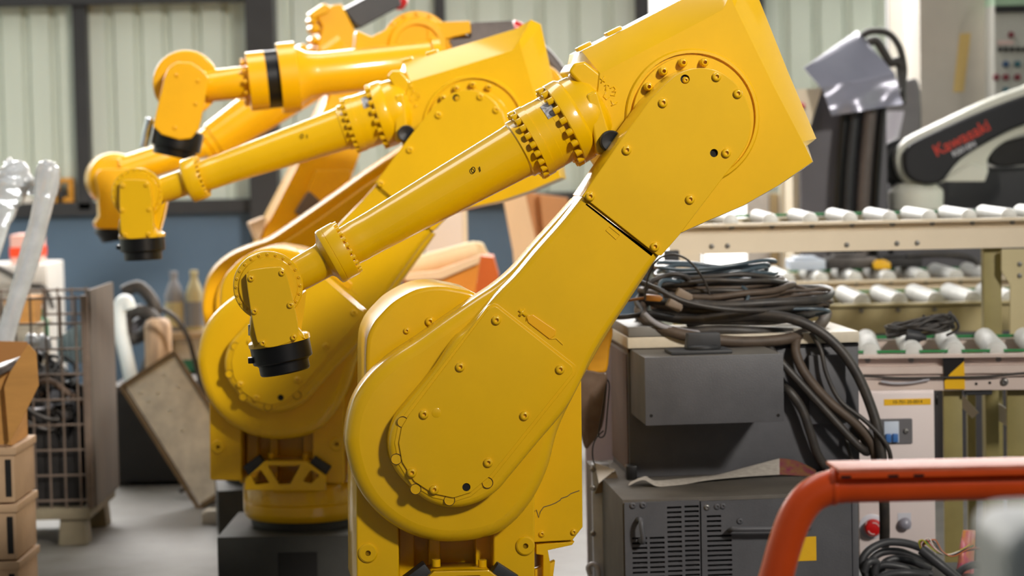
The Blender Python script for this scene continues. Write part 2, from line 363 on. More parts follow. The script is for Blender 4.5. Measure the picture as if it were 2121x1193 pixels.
    # rim groove around the lower cover
    lc = [(1012, 640, 14), (1026, 633, 14), (1187, 760, 16), (1186, 772, 10), (1014, 987, 60), (975, 1020), (939, 1031), (896, 1022), (858, 997), (833, 957), (826, 917), (832, 885), (848, 858, 20)]
    rim = rpart(root, 'cover_rim', slab(FR.pts(fillet([(1010, 634, 14), (1026, 626, 14), (1195, 758, 18), (1192, 776, 10), (1019, 993, 60), (975, 1029), (939, 1040), (896, 1031), (852, 1004), (825, 961), (817, 917), (824, 880), (842, 852, 20)], 0), -.272), -.2725, -.262, .002, 2), YEL, 'link', parent=arm)
    cov = rpart(root, 'lower_cover', slab(FR.pts(fillet(lc, 0), -.277), -.2785, -.262, .0016, 2), YEL, 'link')
    dd = -.2785
    u, v = L(966, 1009, dd)
    cut(cov, cyl((u, -.29, v), (0, 1, 0), .05, .011, 20))
    rpart(root, 'access_hole', lathe((u, -.2725, v), (0, -1, 0), [(0, .0112), (.003, .0112)], 20), HOL, 'link', parent=cov)
    bolts(cov, [(1028, 663), (953, 760), (878, 858), (1160, 765), (1086, 861), (1011, 958), (853, 979), (899, 1014)], dd)
    u, v = L(904, 855, dd); rpart(root, 'plug', lathe((u, dd+.002, v), (0, -1, 0), [(0, .0125), (.0026, .0125), (.003, .0115), (.003, 0)], 24), YEL, 'link', parent=cov)
    for q in ((834, 874), (821, 951), (861, 1013), (931, 1036), (1010, 1000)):
        u, v = L(*q, -.274); rpart(root, 'counterbore', lathe((u, -.2715, v), (0, -1, 0), [(0, .0155), (.0022, .0155), (.0022, .0135), (.0008, .0135), (.0008, 0)], 20), YEL, 'link', parent=arm)
        rpart(root, 'counterbore_groove', sweep([(u+.0145*math.cos(t*.39), -.2738, v+.0145*math.sin(t*.39)) for t in range(16)], .0009, 5, 1, True), HOL, 'link', parent=arm)
    # axis marking cast on the arm
    dm = -.271
    def mark(pl, r=.0022, par=arm, d=dm, nm='axis_mark'):
        for q in pl: rpart(root, nm, sweep([FR.l3(x, y, d) for x, y in q], r, 6, 1), YEL, 'x', parent=par)
    mark([[(1075, 642), (1089, 654)], [(1086, 641), (1076, 654)]], .004)
    rpart(root, 'axis_plate', slab(FR.pts(fillet([(1090, 655), (1104, 652), (1151, 684), (1150, 694), (1139, 703), (1094, 668)], 3), -.272), -.2735, -.266, .0015, 2), mat('orange_tinted_plate', (238, 172, 0), .35), 'x', parent=arm)
    mark([[(1141, 702), (1152, 701), (1166, 714)], [(1090, 665), (1090, 655), (1102, 652)]], .0014)
    mark([[(1255, 477), (1262, 469), (1284, 487), (1276, 496), (1255, 477)]], .0009)
    # upper cover over the elbow end
    up = [(1206, 406), (1298, 273), (1348, 205)]
    arc = cat([(1348, 205), (1378, 175), (1402, 155), (1428, 144), (1455, 141), (1485, 147), (1512, 163), (1536, 188), (1551, 221), (1555, 255), (1551, 287), (1536, 318), (1502, 362)], 4, False)
    uc = [(1206, 406), (1298, 273)]+arc+[(1405, 489), (1370, 529), (1362, 529)]
    uo = rpart(root, 'upper_arm_end', slab(FR.pts(uc, -.265), -.265, -.094, .006, 3), YEL, 'link', smooth=40)
    cov2 = rpart(root, 'upper_cover', slab(FR.pts(uc, -.275), -.277, -.262, .002, 2), YEL, 'link')
    hl = []
    for q, r in (((1479, 317), .011), ((1419, 164), .0125)):
        u, v = L(*q, -.277); hl.append(cyl((u, -.29, v), (0, 1, 0), .05, r, 20)); rpart(root, 'access_hole', cyl((u, -.2665, v), (0, -1, 0), .002, r*1.02, 20), HOL, 'link', parent=cov2)
    cut(cov2, join(*hl))
    bolts(cov2, [(1420, 166)], -.268, BOLTS)
    bolts(cov2, [(1222, 407), (1298, 311), (1373, 213), (1484, 159), (1528, 194), (1504, 317), (1429, 413), (1356, 511)], -.277)
    # --- forearm casting (elbow box)
    tk = L(1410, 0, -.02)
    near = [(1243, 152), (1370, 87), (1497, 20), (1512, -10), (1522, 14), (1598, 170), (1662, 293), (1668, 303), (1683, 335), (1610, 385), (1540, 425), (1470, 455), (1410, 482), (1330, 460), (1275, 370), (1240, 300), (1236, 215)]
    mid_ = [(1205, 106), (1340, 36), (1487, -40), (1520, -70), (1548, -62), (1632, 148), (1691, 287), (1673, 302), (1685, 336), (1611, 386), (1541, 426), (1471, 456), (1411, 483), (1331, 461), (1276, 371), (1225, 300), (1196, 150)]
    dn, dmid, df = -.075, .0, .28
    n1 = FR.pts(near, dn); m1 = FR.pts(mid_, dmid)
    def ccw(a): return a if area2(a) > 0 else a[::-1]
    hsg = rpart(root, 'elbow_casting', loft([(ccw(n1), dn), (ccw(m1), dmid), (ccw(m1), df-.05), (inset(ccw(m1), .04), df)]), YEL, 'fore', bev=.006, seg=2)
    # rear cover flange of the casting
    rc = [(1498, -50), (1520, -75), (1545, -70), (1692, 289), (1670, 301), (1664, 288), (1530, 0), (1512, -30)]
    for a, b in (((1195, 101), (1222, 87)), ((1255, 70), (1285, 55))):
        q0 = FR.l3(a[0], a[1]+3, .03); q1 = FR.l3(b[0], b[1]+3, .03)
        rpart(root, 'lifting_pad', obox(q0, q1, .05, .012), YEL, 'fore', bev=.002, parent=hsg)
    # elbow ring with socket bolts
    jc = L(1434, 243, -.075)
    ring = rpart(root, 'elbow_ring', lathe((jc[0], -.070, jc[1]), (0, -1, 0), [(0, .188), (.008, .188), (.014, .184), (.0145, .176), (.002, .174), (.002, .170), (.020, .168), (.0205, .134), (.028, .132), (.028, .0)], 72), YEL, 'fore', smooth=30)
    for k in range(9):
        a = math.radians(78.5+k*22.5); r = .152
        obj('socket_bolt', BOLTL, YEL, ring, (jc[0]+r*math.cos(a), -.092, jc[1]+r*math.sin(a)), (0, random.random()*3, 0))
    mk3 = lambda pl, r=.0022: mark(pl, r, hsg, dn-.001, 'axis_mark')
    mk3([[(1243, 162), (1253, 170)], [(1252, 158), (1245, 172)]], .0018)
    mk3([[(1252, 178), (1257, 174), (1262, 178)], [(1257, 174), (1254, 187)]], .0015)
    mk3([[(1258, 186), (1250, 200), (1256, 206), (1262, 201)], [(1264, 183), (1271, 179), (1275, 185), (1268, 190), (1276, 190), (1273, 198), (1265, 197)]], .0018)
    mk3([[(1266, 208), (1269, 217), (1279, 211)], [(1266, 219), (1277, 214)]], .0016)
    # --- forearm tube, turned about its own axis
    A3 = lambda s: FR.l3(.871*s+392.3, -.491*s+695.9, 0)
    a0, a1 = A3(385), A3(890); ax = (a1-a0).normalized(); ks = (a1-a0).length/505
    q = lambda prof: [((s-385)*ks, r*KR*.985) for s, r in prof]
    tube = rpart(root, 'forearm_tube', lathe(a0, ax, q([(376, 43), (405, 44.5), (408, 44), (440, 44.5), (600, 51.5), (770, 58.5), (782, 60), (785, 64), (812, 64)]), 72), YEL, 'fore')
    fl = rpart(root, 'forearm_flange', lathe(a0, ax, q([(810, 60), (811, 78), (812, 79), (828, 79), (828.6, 77), (850, 77), (850.5, 76.4), (868, 76.4), (868.5, 77), (889, 77), (889, 50)]), 72), YEL, 'fore')
    fl2 = rpart(root, 'casting_flange', lathe(a0, ax, q([(887, 70), (888, 91), (890, 92.5), (914, 92.5), (918, 90.5), (922, 87), (940, 86), (958, 83), (970, 75), (978, 62), (984, 30)]), 72), YEL, 'fore')
    def ringbolts(par, s, r, n, rb, lb, sgn=-1):
        me = mesh('flange_bolt', *lathe((0, 0, 0), (0, 0, 1), [(0, rb), (lb*.9, rb), (lb, rb*.9), (lb, rb*.5), (lb*.5, rb*.5), (lb*.5, 0)], 12), smooth=40)
        _, ea, eb = basis(ax); rq = (ax*sgn).to_track_quat('Z', 'Y').to_euler()
        for k in range(n):
            t = 2*math.pi*(k+.5)/n; o = obj('flange_bolt', me, YEL, par, a0+ax*((s-385)*ks)+(ea*math.cos(t)+eb*math.sin(t))*r*KR, rq)
    ringbolts(fl, 811, 71.5, 22, 7.2*KR, 12*KR); ringbolts(fl2, 888, 84.5, 20, 7.6*KR, 13*KR)
    lp = FR.l3(1136, 222, -.09)
    ln = Vector((.12, -.80, .59)).normalized(); a_c = a0+ax*((872-385)*ks); nr = ((lp-a_c)-ax*(lp-a_c).dot(ax)).normalized()
    V = []; nn = 7; w0 = (859-385)*ks; w1 = (885-385)*ks
    for k in range(nn):
        tt = math.radians(-14+28*k/(nn-1)); nv = (Matrix.Rotation(tt, 3, ax)@nr)*(77.7*KR*.985); V += [a0+ax*w0+nv, a0+ax*w1+nv]
    rpart(root, 'rating_label', (V, [(2*k, 2*k+2, 2*k+3, 2*k+1) for k in range(nn-1)]), mat('silver_label', (196, 196, 200), .4, nscale=90, namt=.6, dark=(90, 90, 96)), 'fore', parent=fl, smooth=60)
    # cast web between flange and elbow box
    rpart(root, 'neck_rib', slab(FR.pts(fillet([(1214, 196), (1236, 186), (1268, 292), (1256, 318), (1236, 322)], 8), -.10), -.108, .0, .009, 4), YEL, 'fore', smooth=60)
    rpart(root, 'cast_shoulder', slab(FR.pts(fillet([(1172, 150), (1184, 132), (1206, 128), (1246, 160), (1262, 240), (1230, 240), (1200, 180)], 9), -.02), -.07, .12, .014, 4, .014), YEL, 'fore', smooth=60)
    u, v = L(1260, 293, -.08); rpart(root, 'cable_gland', lathe((u, -.085, v), (0, -1, 0), [(0, .03), (.045, .03), (.05, .026), (.046, .018), (.042, 0)], 28), RUB, 'fore')
    for (x, y) in ((980, 351), (994, 347)):
        pass
    d1 = rpart(root, 'stencil_mark', join(sweep([FR.l3(980+4*math.cos(t/10*6.28), 352+6*math.sin(t/10*6.28), -.0755) for t in range(10)], .0013, 5, 1, True), sweep([FR.l3(993, 345, -.0755), FR.l3(995, 355, -.0755)], .0013, 5, 1)), BLK, 'fore', parent=tube)
    # --- wrist
    wf = rpart(root, 'wrist_flange', lathe(a0, ax, q([(318, 34), (326, 44), (329, 54), (332, 60), (336, 61.5), (343, 61.5), (343.6, 60.6), (344.4, 60.6), (345, 61.5), (370, 61.5), (371, 61), (371, 40)]), 64), YEL, 'fore')
    ringbolts(wf, 370.5, 54, 24, 4.6*KR, 9*KR, 1)
    prof = q([(225, 30), (250, 34), (270, 36), (300, 36.5), (318, 37), (328, 42)])
    rpart(root, 'wrist_neck', lathe(a0, ax, prof, 48), YEL, 'fore', smooth=60)
    jc5 = L(555, 592, -.02)
    wd = rpart(root, 'wrist_disc', lathe((jc5[0], -.055, jc5[1]), (0, 1, 0), [(0, .074), (0, .078), (.004, .0795), (.008, .0805), (.008, .092), (.011, .0945), (.045, .0945), (.06, .088), (.12, .082), (.13, .07)], 64), YEL, 'fore', smooth=30)
    for k in range(24):
        a = math.radians(k*15); obj('disc_screw', BOLTS, YEL, wd, (jc5[0]+.0865*math.cos(a), -.047, jc5[1]+.0865*math.sin(a)), (0, 0, 0), ).scale = (.5, .5, .5)
    # --- hand
    hp = [(510, 576), (513, 567), (520, 560), (550, 555), (578, 553), (586, 556), (592, 563), (602, 597), (617, 669), (618, 693), (612, 703), (586, 714), (559, 720), (546, 718), (537, 711), (531, 702), (520, 648)]
    hb = rpart(root, 'hand_body', slab(FR.pts([(516, 580), (586, 564), (600, 610), (614, 672), (628, 690), (632, 700), (525, 718), (516, 690), (520, 650)], -.03), -.062, .075, .010, 4, .01, False), YEL, 'hand', smooth=50)
    hc = rpart(root, 'hand_cover', slab(FR.pts(cat(hp, 3), -.085), -.086, -.05, .003, 3), YEL, 'hand', smooth=40)
    bolts(hc, [(520, 577), (584, 565), (527, 645), (601, 632), (544, 711), (608, 699)], -.086, BOLTS)
    dn_ = Vector((.168, 0, -.986)); c0 = FR.l3(578, 704, 0)
    rpart(root, 'hand_base', lathe(c0-dn_*.012, dn_, [(0, .055), (.004, .080), (.008, .085), (.020, .085), (.022, .08)], 56), YEL, 'hand')
    tf = rpart(root, 'tool_flange', lathe(c0+dn_*.008, dn_, [(0, .07), (.001, .0825), (.046, .0825), (.049, .080), (.050, .072), (.054, .072), (.054, .068), (.0545, .069), (.078, .069), (.082, .066), (.082, .03), (.07, .03), (.07, 0)], 56), BLK, 'hand')
    rpart(root, 'flange_lug', box(-.012, .012, -.018, .018, -.008, .008), BLK, 'hand', bev=.002, parent=tf).location = c0+dn_*.054+Vector((-.083, 0, 0))
    rpart(root, 'wrist_web', slab(FR.pts(fillet([(600, 640), (628, 605), (634, 600), (630, 640), (622, 690), (612, 690)], 3), .01), -.02, .06, .006, 3), YEL, 'hand', smooth=50)
    pr = FR.l3(519, 672, -.03); rpart(root, 'locating_pin', cyl(pr, (0, 0, -1), .03, .007, 12, .001), STE, 'hand')
    return root
def pose(root, a2, a3, a5):
    R = lambda p, a: Matrix.Translation(p)@Matrix.Rotation(math.radians(a), 4, 'Y')@Matrix.Translation(-p)
    m2 = R(J2, a2); m3 = m2@R(J3, a3); m5 = m3@R(J5, a5)
    for o in root.children:
        g = o.get('pose')
        if g in ('link', 'fore', 'hand'): o.matrix_local = {'link': m2, 'fore': m3, 'hand': m5}[g]@o.matrix_local
def pedestal(root, z0, m=PED):
    zb = FR.L(930, 1338, 0)[1]; cx = FR.L(962, 1200, .12)[0]
    o = obj('pedestal', mesh('pedestal', *join(box(cx-.29, cx+.29, -.18, .42, -z0, zb-.03), lathe((cx, .12, zb-.031), (0, 0, 1), [(0, .20), (.035, .20)], 40)), smooth=35, bev=.006), m, root)
    obj('cable_port', mesh('cable_port', *box(cx-.07, cx+.07, -.185, -.17, -z0+.02, zb-.09), smooth=0), HOL, o)
rb1 = build_robot('industrial_robot', 'nearest and sharpest yellow robot arm, its elbow box cut by the top frame edge')
pedestal(rb1, 0)
# the second robot of the row
rb2 = copy_tree(rb1)
for ch in list(rb2.children):
    if ch.name.startswith('pedestal'):
        for c in list(ch.children): bpy.data.objects.remove(c)
        bpy.data.objects.remove(ch)
rb2['label'] = 'second yellow robot arm, directly behind the nearest one and lightly blurred'
bpy.context.view_layer.update()
R2Y = 8.62; t2 = P(567, 727, R2Y); yw2 = math.radians(-1)
jl = Matrix.Rotation(yw2, 3, 'Z')@J2
rb2.rotation_euler = (0, 0, yw2); rb2.location = (t2.x-jl.x, t2.y-jl.y, t2.z-jl.z)
pedestal(rb2, rb2.location.z)
pose(rb2, 2.0, 8.4, -2.5)
rb1['group'] = rb2['group'] = 'yellow robot arms in a row'
# ------------------------------------------------------------------ two orange robots behind
def fpart(fr, root, name, L, d0, d1, m, r=0, seg=3, smooth=40, dref=None, rb=0, sm=0, parent=None):
    L = cat(L, sm) if sm else L
    return obj(name, mesh(name, *slab(fr.pts(L, d0 if dref is None else dref), d0, d1, r, seg, rb), smooth=smooth), m, parent or root)
def faxis(fr, root, name, p0, p1, d, prof, K, m, seg=40, smooth=35, parent=None, pd=None):     # turned part: prof = (px along, px radius)
    a = fr.l3(*p0, d); b = fr.l3(*p1, d if pd is None else pd); n = math.hypot(p1[0]-p0[0], p1[1]-p0[1]); k = (b-a).length/n
    return obj(name, mesh(name, *lathe(a, b-a, [(s*k, r*K) for s, r in prof], seg), smooth=smooth), m, parent or root)
YB = 10.0; ob_ = P(600, 700, YB); FB = Frame((ob_.x, ob_.y, 0), 8); KB = YB/FPX
B = thing('industrial_robot', 'orange robot arm with a black band on its thick forearm, behind the yellow pair', 'robot', FB.O, 8)
p0, p1 = (425, 179), (900, 128)
faxis(FB, B, 'wrist_neck', p0, p1, -.1, [(0, 30), (5, 32), (86, 33), (90, 36)], KB, ORA)
faxis(FB, B, 'wrist_flange', p0, p1, -.1, [(88, 50), (89, 60), (126, 60), (127, 56)], KB, ORA)
faxis(FB, B, 'black_band', p0, p1, -.1, [(126, 55), (126.5, 59), (152, 59), (153, 56)], KB, BLK)
fl = faxis(FB, B, 'forearm_flange', p0, p1, -.1, [(152, 55), (153, 72), (190, 72), (191, 62), (215, 48), (235, 45)], KB, ORA)
faxis(FB, B, 'forearm_tube', p0, p1, -.1, [(214, 45), (235, 45.5), (238, 44), (470, 44), (474, 50), (490, 50)], KB, ORA)
ax_ = (FB.l3(*p1, -.1)-FB.l3(*p0, -.1)).normalized(); _, e1, e2 = basis(ax_)
for s, r in ((86, 44),):
    for k in range(12):
        t = k/12*6.283; c = FB.l3(*p0, -.1)+ax_*(s*KB)+(e1*math.cos(t)+e2*math.sin(t))*r*KB
        obj('flange_bolt', mesh('flange_bolt', *cyl(c, -ax_, 10*KB, 5*KB, 8), smooth=40), ORA, B)
fpart(FB, B, 'wrist_disc', circ(385, 172, 69, 40), -.10, .08, ORA, .01)
fpart(FB, B, 'wrist_block', [(350, 150), (420, 150), (425, 215), (400, 280), (335, 272), (335, 240)], -.17, .02, ORA, .01)
hcv = fpart(FB, B, 'hand_cover', fillet([(317, 262, 6), (340, 160, 10), (349, 140, 14), (366, 128, 14), (396, 129, 18), (424, 148, 14), (433, 163, 8), (424, 212), (413, 266, 10), (396, 287, 10), (372, 290, 10), (335, 279, 12)], 0), -.235, -.15, ORA, .006)
for q in ((366, 156), (410, 168), (362, 265), (405, 215)):
    u, v = FB.L(*q, -.235); obj('bolt', BOLTS, ORA, hcv, (u, -.235, v))
faxis(FB, B, 'tool_flange', (371, 268), (358, 330), -.12, [(0, 50), (8, 52), (40, 51), (42, 44), (58, 42)], KB, BLK)
faxis(FB, B, 'side_cylinder', (311, 243), (297, 306), -.14, [(0, 5), (4, 9), (60, 9), (63, 7)], KB, mat('bright_chrome', (226, 230, 240), .18, metal=.9))
# elbow: round gearbox, casting, motor
el = faxis(FB, B, 'elbow_gearbox', (862, 96), (862, 96.001), .02, [(0, 1), (.1, 1)], KB, ORA) if False else None
u, v = FB.L(866, 97, -.05)
gb = obj('elbow_gearbox', mesh('elbow_gearbox', *lathe((u, .16, v), (0, -1, 0), [(0, .14), (.15, .15), (.17, .15), (.172, .128), (.18, .127), (.20, .118), (.201, .095), (.185, .09), (.185, 0)], 48), smooth=30), ORA, B)
for k in range(16):
    a = k/16*6.283; obj('bolt', BOLTS, ORA, gb, (u+.139*math.cos(a), -.01, v+.139*math.sin(a)))
fpart(FB, B, 'elbow_casting', fillet([(770, 105), (800, 70), (865, 60), (960, 70), (1060, 110), (1072, 230), (900, 260), (800, 190)], 10), .03, .30, ORA, .012)
fpart(FB, B, 'gearbox_neck', fillet([(735, 108), (738, 62), (770, 76), (830, 44), (850, 120)], 5), -.02, .14, ORA, .008)
fpart(FB, B, 'motor_bracket', fillet([(885, 62), (900, 46), (974, 43), (976, 68), (925, 80), (900, 110), (885, 110)], 3), -.03, .10, ORA, .005)
fpart(FB, B, 'elbow_motor', fillet([(975, 47), (1062, 42), (1070, 78), (940, 108), (930, 82), (975, 78)], 3), -.02, .13, mat('grey_motor_body', (104, 94, 92), .4, nscale=20, namt=.3), .006)
faxis(FB, B, 'motor_cap', (1060, 56), (1085, 66), .05, [(0, 16), (18, 16), (22, 11)], KB, RED)
# reclined arm with its round hub
arm_ = [(420, 650), (421, 610), (430, 575), (450, 547), (482, 523), (520, 507), (560, 492), (620, 452), (700, 396), (760, 353), (830, 306), (930, 236), (985, 300), (860, 420), (790, 520), (730, 640), (690, 740), (600, 800), (500, 780), (440, 720)]
fpart(FB, B, 'lower_arm', arm_, -.20, .02, ORA, .012, sm=4, dref=-.1)
fpart(FB, B, 'arm_cover', [(446, 640), (455, 590), (490, 548), (560, 518), (640, 466), (700, 424), (760, 381), (830, 335), (925, 268), (960, 300), (830, 430), (760, 540), (690, 660), (610, 740), (520, 740), (460, 700)], -.235, -.19, ORA, .01, sm=4)
u, v = FB.L(590, 640, 0)
obj('turret', mesh('turret', *slab(fillet([(u-.26, .42), (u-.26, v), (u-.16, v+.2), (u+.12, v+.2), (u+.26, v), (u+.26, .42)], .05), .0, .38, .015), smooth=40), ORA, B)
obj('base', mesh('base', *join(lathe((u, .18, .2), (0, 0, 1), [(0, .26), (.2, .26), (.23, .24)], 40), box(u-.3, u+.3, -.12, .48, 0, .21)), smooth=35), PED, B)
hose = [FB.l3(x, y, .2) for x, y in ((1090, 88), (1112, 100), (1140, 128), (1162, 160), (1175, 210))]
obj('cable_hose', mesh('cable_hose', *sweep(hose, .034, 12), smooth=60), mat('grey_hose', (98, 88, 84), .5, nscale=30, namt=.3), B)
fpart(FB, B, 'elbow_cap', [(1080, 110), (1125, 128), (1158, 150), (1170, 185), (1130, 215), (1070, 200)], .08, .22, ORA, .02, sm=3)
# --- rear robot
YC = 11.5; oc_ = P(640, 600, YC); FC_ = Frame((oc_.x, oc_.y, 0), 14); KC = YC/FPX
Cb = thing('industrial_robot', 'farthest orange robot arm with black motor on its elbow, hand left of the yellow wrists', 'robot', FC_.O, 14)
q0, q1 = (428, 302), (700, 118)
faxis(FC_, Cb, 'forearm_tube', q0, q1, 0, [(0, 26), (3, 33), (16, 34), (18, 38), (130, 46), (290, 52), (300, 60), (345, 60)], KC, ORA)
faxis(FC_, Cb, 'wrist_flange', q0, q1, 0, [(-14, 24), (-12, 30), (-2, 31), (2, 27)], KC, ORA)
faxis(FC_, Cb, 'wrist_neck', (250, 356), (428, 302), -.02, [(0, 30), (60, 31), (120, 30), (160, 22), (178, 22)], KC, ORA, smooth=60)
fpart(FC_, Cb, 'wrist_disc', circ(238, 372, 56, 36), -.06, .16, ORA, .03, 5)
fpart(FC_, Cb, 'hand_cover', fillet([(196, 462, 6), (206, 448), (204, 400), (197, 365, 20), (206, 350, 14), (270, 348, 14), (280, 372, 8), (288, 455, 6), (282, 474, 4), (200, 474, 4)], 0), -.13, .0, ORA, .016, 4)
faxis(FC_, Cb, 'tool_flange', (237, 468), (243, 500), -.02, [(0, 40), (6, 42), (14, 36), (30, 30)], KC, BLK)
fpart(FC_, Cb, 'elbow_casting', fillet([(655, 104), (668, 55), (654, 30), (690, 10), (708, 8), (738, 68), (728, 108), (760, 180), (700, 190)], 5), -.10, .16, ORA, .012)
fpart(FC_, Cb, 'cast_lug', fillet([(640, 28), (672, 6), (684, 12), (680, 26), (646, 40)], 5), -.12, -.04, ORA, .008)
for x, y, r in ((650, 84, .02), (626, 101, .022), (652, 60, .024), (648, 44, .02)):
    u, v = FC_.L(x, y, -.08); obj('cast_boss', mesh('cast_boss', *lathe((u, .0, v), (0, -1, 0), [(0, r), (.10, r), (.115, r*.7), (.12, 0)], 20), smooth=60), ORA, Cb)
fpart(FC_, Cb, 'elbow_motor', fillet([(712, 20), (790, -22), (826, -14), (832, 12), (748, 58), (735, 50)], 4), -.06, .16, mat('black_motor_body', (40, 40, 44), .4, nscale=20, namt=.3), .01)
faxis(FC_, Cb, 'motor_cap', (822, 0), (846, 14), .04, [(0, 18), (10, 18), (20, 12)], KC, RED)
fpart(FC_, Cb, 'lower_arm', fillet([(612, 352, 10), (545, 482, 6), (528, 560), (640, 600), (700, 452), (720, 392), (770, 250), (740, 180), (690, 180)], 4), -.06, .18, ORA, .012)
fpart(FC_, Cb, 'arm_plate', fillet([(655, 352), (635, 400), (690, 440), (715, 420), (730, 352)], 6), -.09, -.05, ORA, .006)
fpart(FC_, Cb, 'arm_motor', fillet([(640, 395), (612, 440), (660, 470), (690, 440)], 4), -.10, -.05, mat('grey_motor_body', (104, 94, 92)), .006)
fpart(FC_, Cb, 'arm_bracket', fillet([(518, 462), (552, 448), (545, 480), (534, 500)], 3), -.10, .02, CARDW, .006)
u, v = FC_.L(585, 560, 0)
obj('turret', mesh('turret', *slab(fillet([(u-.24, .3), (u-.24, v), (u+.24, v), (u+.24, .3)], .05), -.05, .40, .015), smooth=40), ORA, Cb)
obj('base', mesh('base', *box(u-.3, u+.3, -.12, .48, 0, .31), smooth=35, bev=.01), PED, Cb)
B['group'] = Cb['group'] = 'orange robot arms behind'
# ------------------------------------------------------------------ charcoal controller stack
oc = P(1290, 1036, 7.2); FK = Frame((oc.x, oc.y, 0), 5)
LC = thing('controller_cabinet', 'charcoal controller cabinet with rows of vent slots, under the upper cabinet', 'cabinet', FK.O, 5)
u0, vt = FK.L(1290, 1036, 0); u1 = FK.L(1777, 1026, 0)[0]
obj('body', mesh('body', *box(u0, u1, .012, .92, .03, vt), smooth=30, bev=.004), GREYD, LC)
obj('plinth', mesh('plinth', *box(u0+.02, u1-.02, .03, .9, 0, .03), smooth=0), PED, LC)
us = FK.L(1450, 1040, 0)[0]
pl = obj('vent_panel', mesh('vent_panel', *box(u0+.004, us-.002, -.004, .006, .04, vt-.008), smooth=0), GREY, LC)
pr = obj('door', mesh('door', *box(us+.002, u1-.022, -.006, .006, .04, vt-.012), smooth=0), GREY, LC)
obj('corner_post', mesh('corner_post', *box(u1-.02, u1, -.004, .012, .03, vt-.006), smooth=30, bev=.003), GREY, LC)
obj('vent_void', mesh('vent_void', *box(u0+.01, u1-.03, .0065, .0115, .05, vt-.012), smooth=0), HOL, LC)
def slots(xs, y0, n, dy=10.3, h=4.6):
    a = FK.L(xs[0], y0, 0); b = FK.L(xs[1], y0, 0); k = 7.2/FPX; out = []
    for i in range(n):
        z = a[1]-i*dy*k; out.append(box(a[0], b[0], -.02, .02, z-h*k, z))
    return out
sl = slots((1309, 1340), 1113, 14)+slots((1345, 1376), 1112, 14)+slots((1381, 1411), 1049, 20)+slots((1417, 1447), 1047, 20)
cut(pl, join(*sl))
cut(pr, join(*(slots((1463, 1493), 1067, 4)+slots((1464, 1515), 1108, 14))))
def hmesh(pts, r=.008): return mesh('handle', *sweep(pts, r, 10, 4), smooth=60)
hx = lambda x, y, d: FK.l3(x, y, d)
a, b = hx(1321, 1076, 0), hx(1330, 1118, 0)
obj('handle', hmesh([(a[0], .0, a[2]), (a[0]+.004, -.04, a[2]+.004), (a[0]+.004, -.052, a[2]-.012), (a[0]+.008, -.052, b[2]+.012), (a[0]+.008, -.04, b[2]), (a[0]+.006, .0, b[2])]), GREY, pl)
a, b = hx(1512, 1092, 0), hx(1668, 1088, 0)
obj('handle', hmesh([(a[0], .0, a[2]-.01), (a[0], -.04, a[2]), (a[0]+.02, -.055, a[2]+.002), (b[0]-.02, -.055, b[2]), (b[0], -.04, b[2]), (b[0], .0, b[2]-.01)]), GREY, pr)
SCREW = bolt_mesh('screw', .0095, .006)
for par, L in ((pl, ((1311, 1047), (1332, 1046))), (pr, ((1464, 1051), (1485, 1049), (1497, 1048), (1532, 1079)))):
    for q in L:
        u, v = FK.L(*q, -.005); obj('screw', SCREW, STE if q[0] == 1464 else GREY, par, (u, -.005, v))
a = FK.L(1638, 1112, 0); b = FK.L(1690, 1160, 0)
obj('yellow_sticker', mesh('yellow_sticker', *box(a[0], b[0], -.0075, -.006, b[1], a[1]), smooth=0), YTAPE, pr)
# upper cabinet, set back on the lower one
UC = thing('power_unit', 'grey upper power unit with a protruding box, heaped with cables', 'cabinet', (FK.O.x, FK.O.y, vt), 5)
FU = Frame((FK.O.x, FK.O.y, vt), 5); DU = .48
a0u, a0v = FU.L(1300, 722, DU); a1u = FU.L(1778, 715, DU)[0]
obj('body', mesh('body', *box(a0u, a1u, DU, .90, .0, a0v), smooth=30, bev=.004), [GREY], UC)
dust = mat('rusty_dusty_side', (96, 70, 56), .7, nscale=6, namt=.4)
obj('side_panel', mesh('side_panel', *box(a0u-.003, a0u-.0005, DU+.02, .89, .02, a0v-.02), smooth=0), dust, UC)
l0 = FU.L(1308, 719, DU-.02); l1 = FU.L(1308, 699, DU-.02); le = FU.L(1780, 700, DU-.02)[0]
lid = obj('lid', mesh('lid', *box(l0[0]-.012, le, DU-.02, .93, a0v+.001, l1[1]), smooth=30, bev=.004), BEI, UC)
t1 = FU.L(1309, 677, DU-.02); t2_ = FU.L(1389, 690, DU-.02)
obj('tray', mesh('tray', *box(t1[0]-.012, t2_[0], DU-.02, .93, l1[1]+.001, t1[1]), smooth=30, bev=.005), mat('grey_tray', (122, 120, 116), .5, nscale=10, namt=.2), UC)
obj('lid_gasket', mesh('lid_gasket', *box(a0u, a1u, DU-.004, .9, a0v-.012, a0v-.002), smooth=0), BLK, UC)
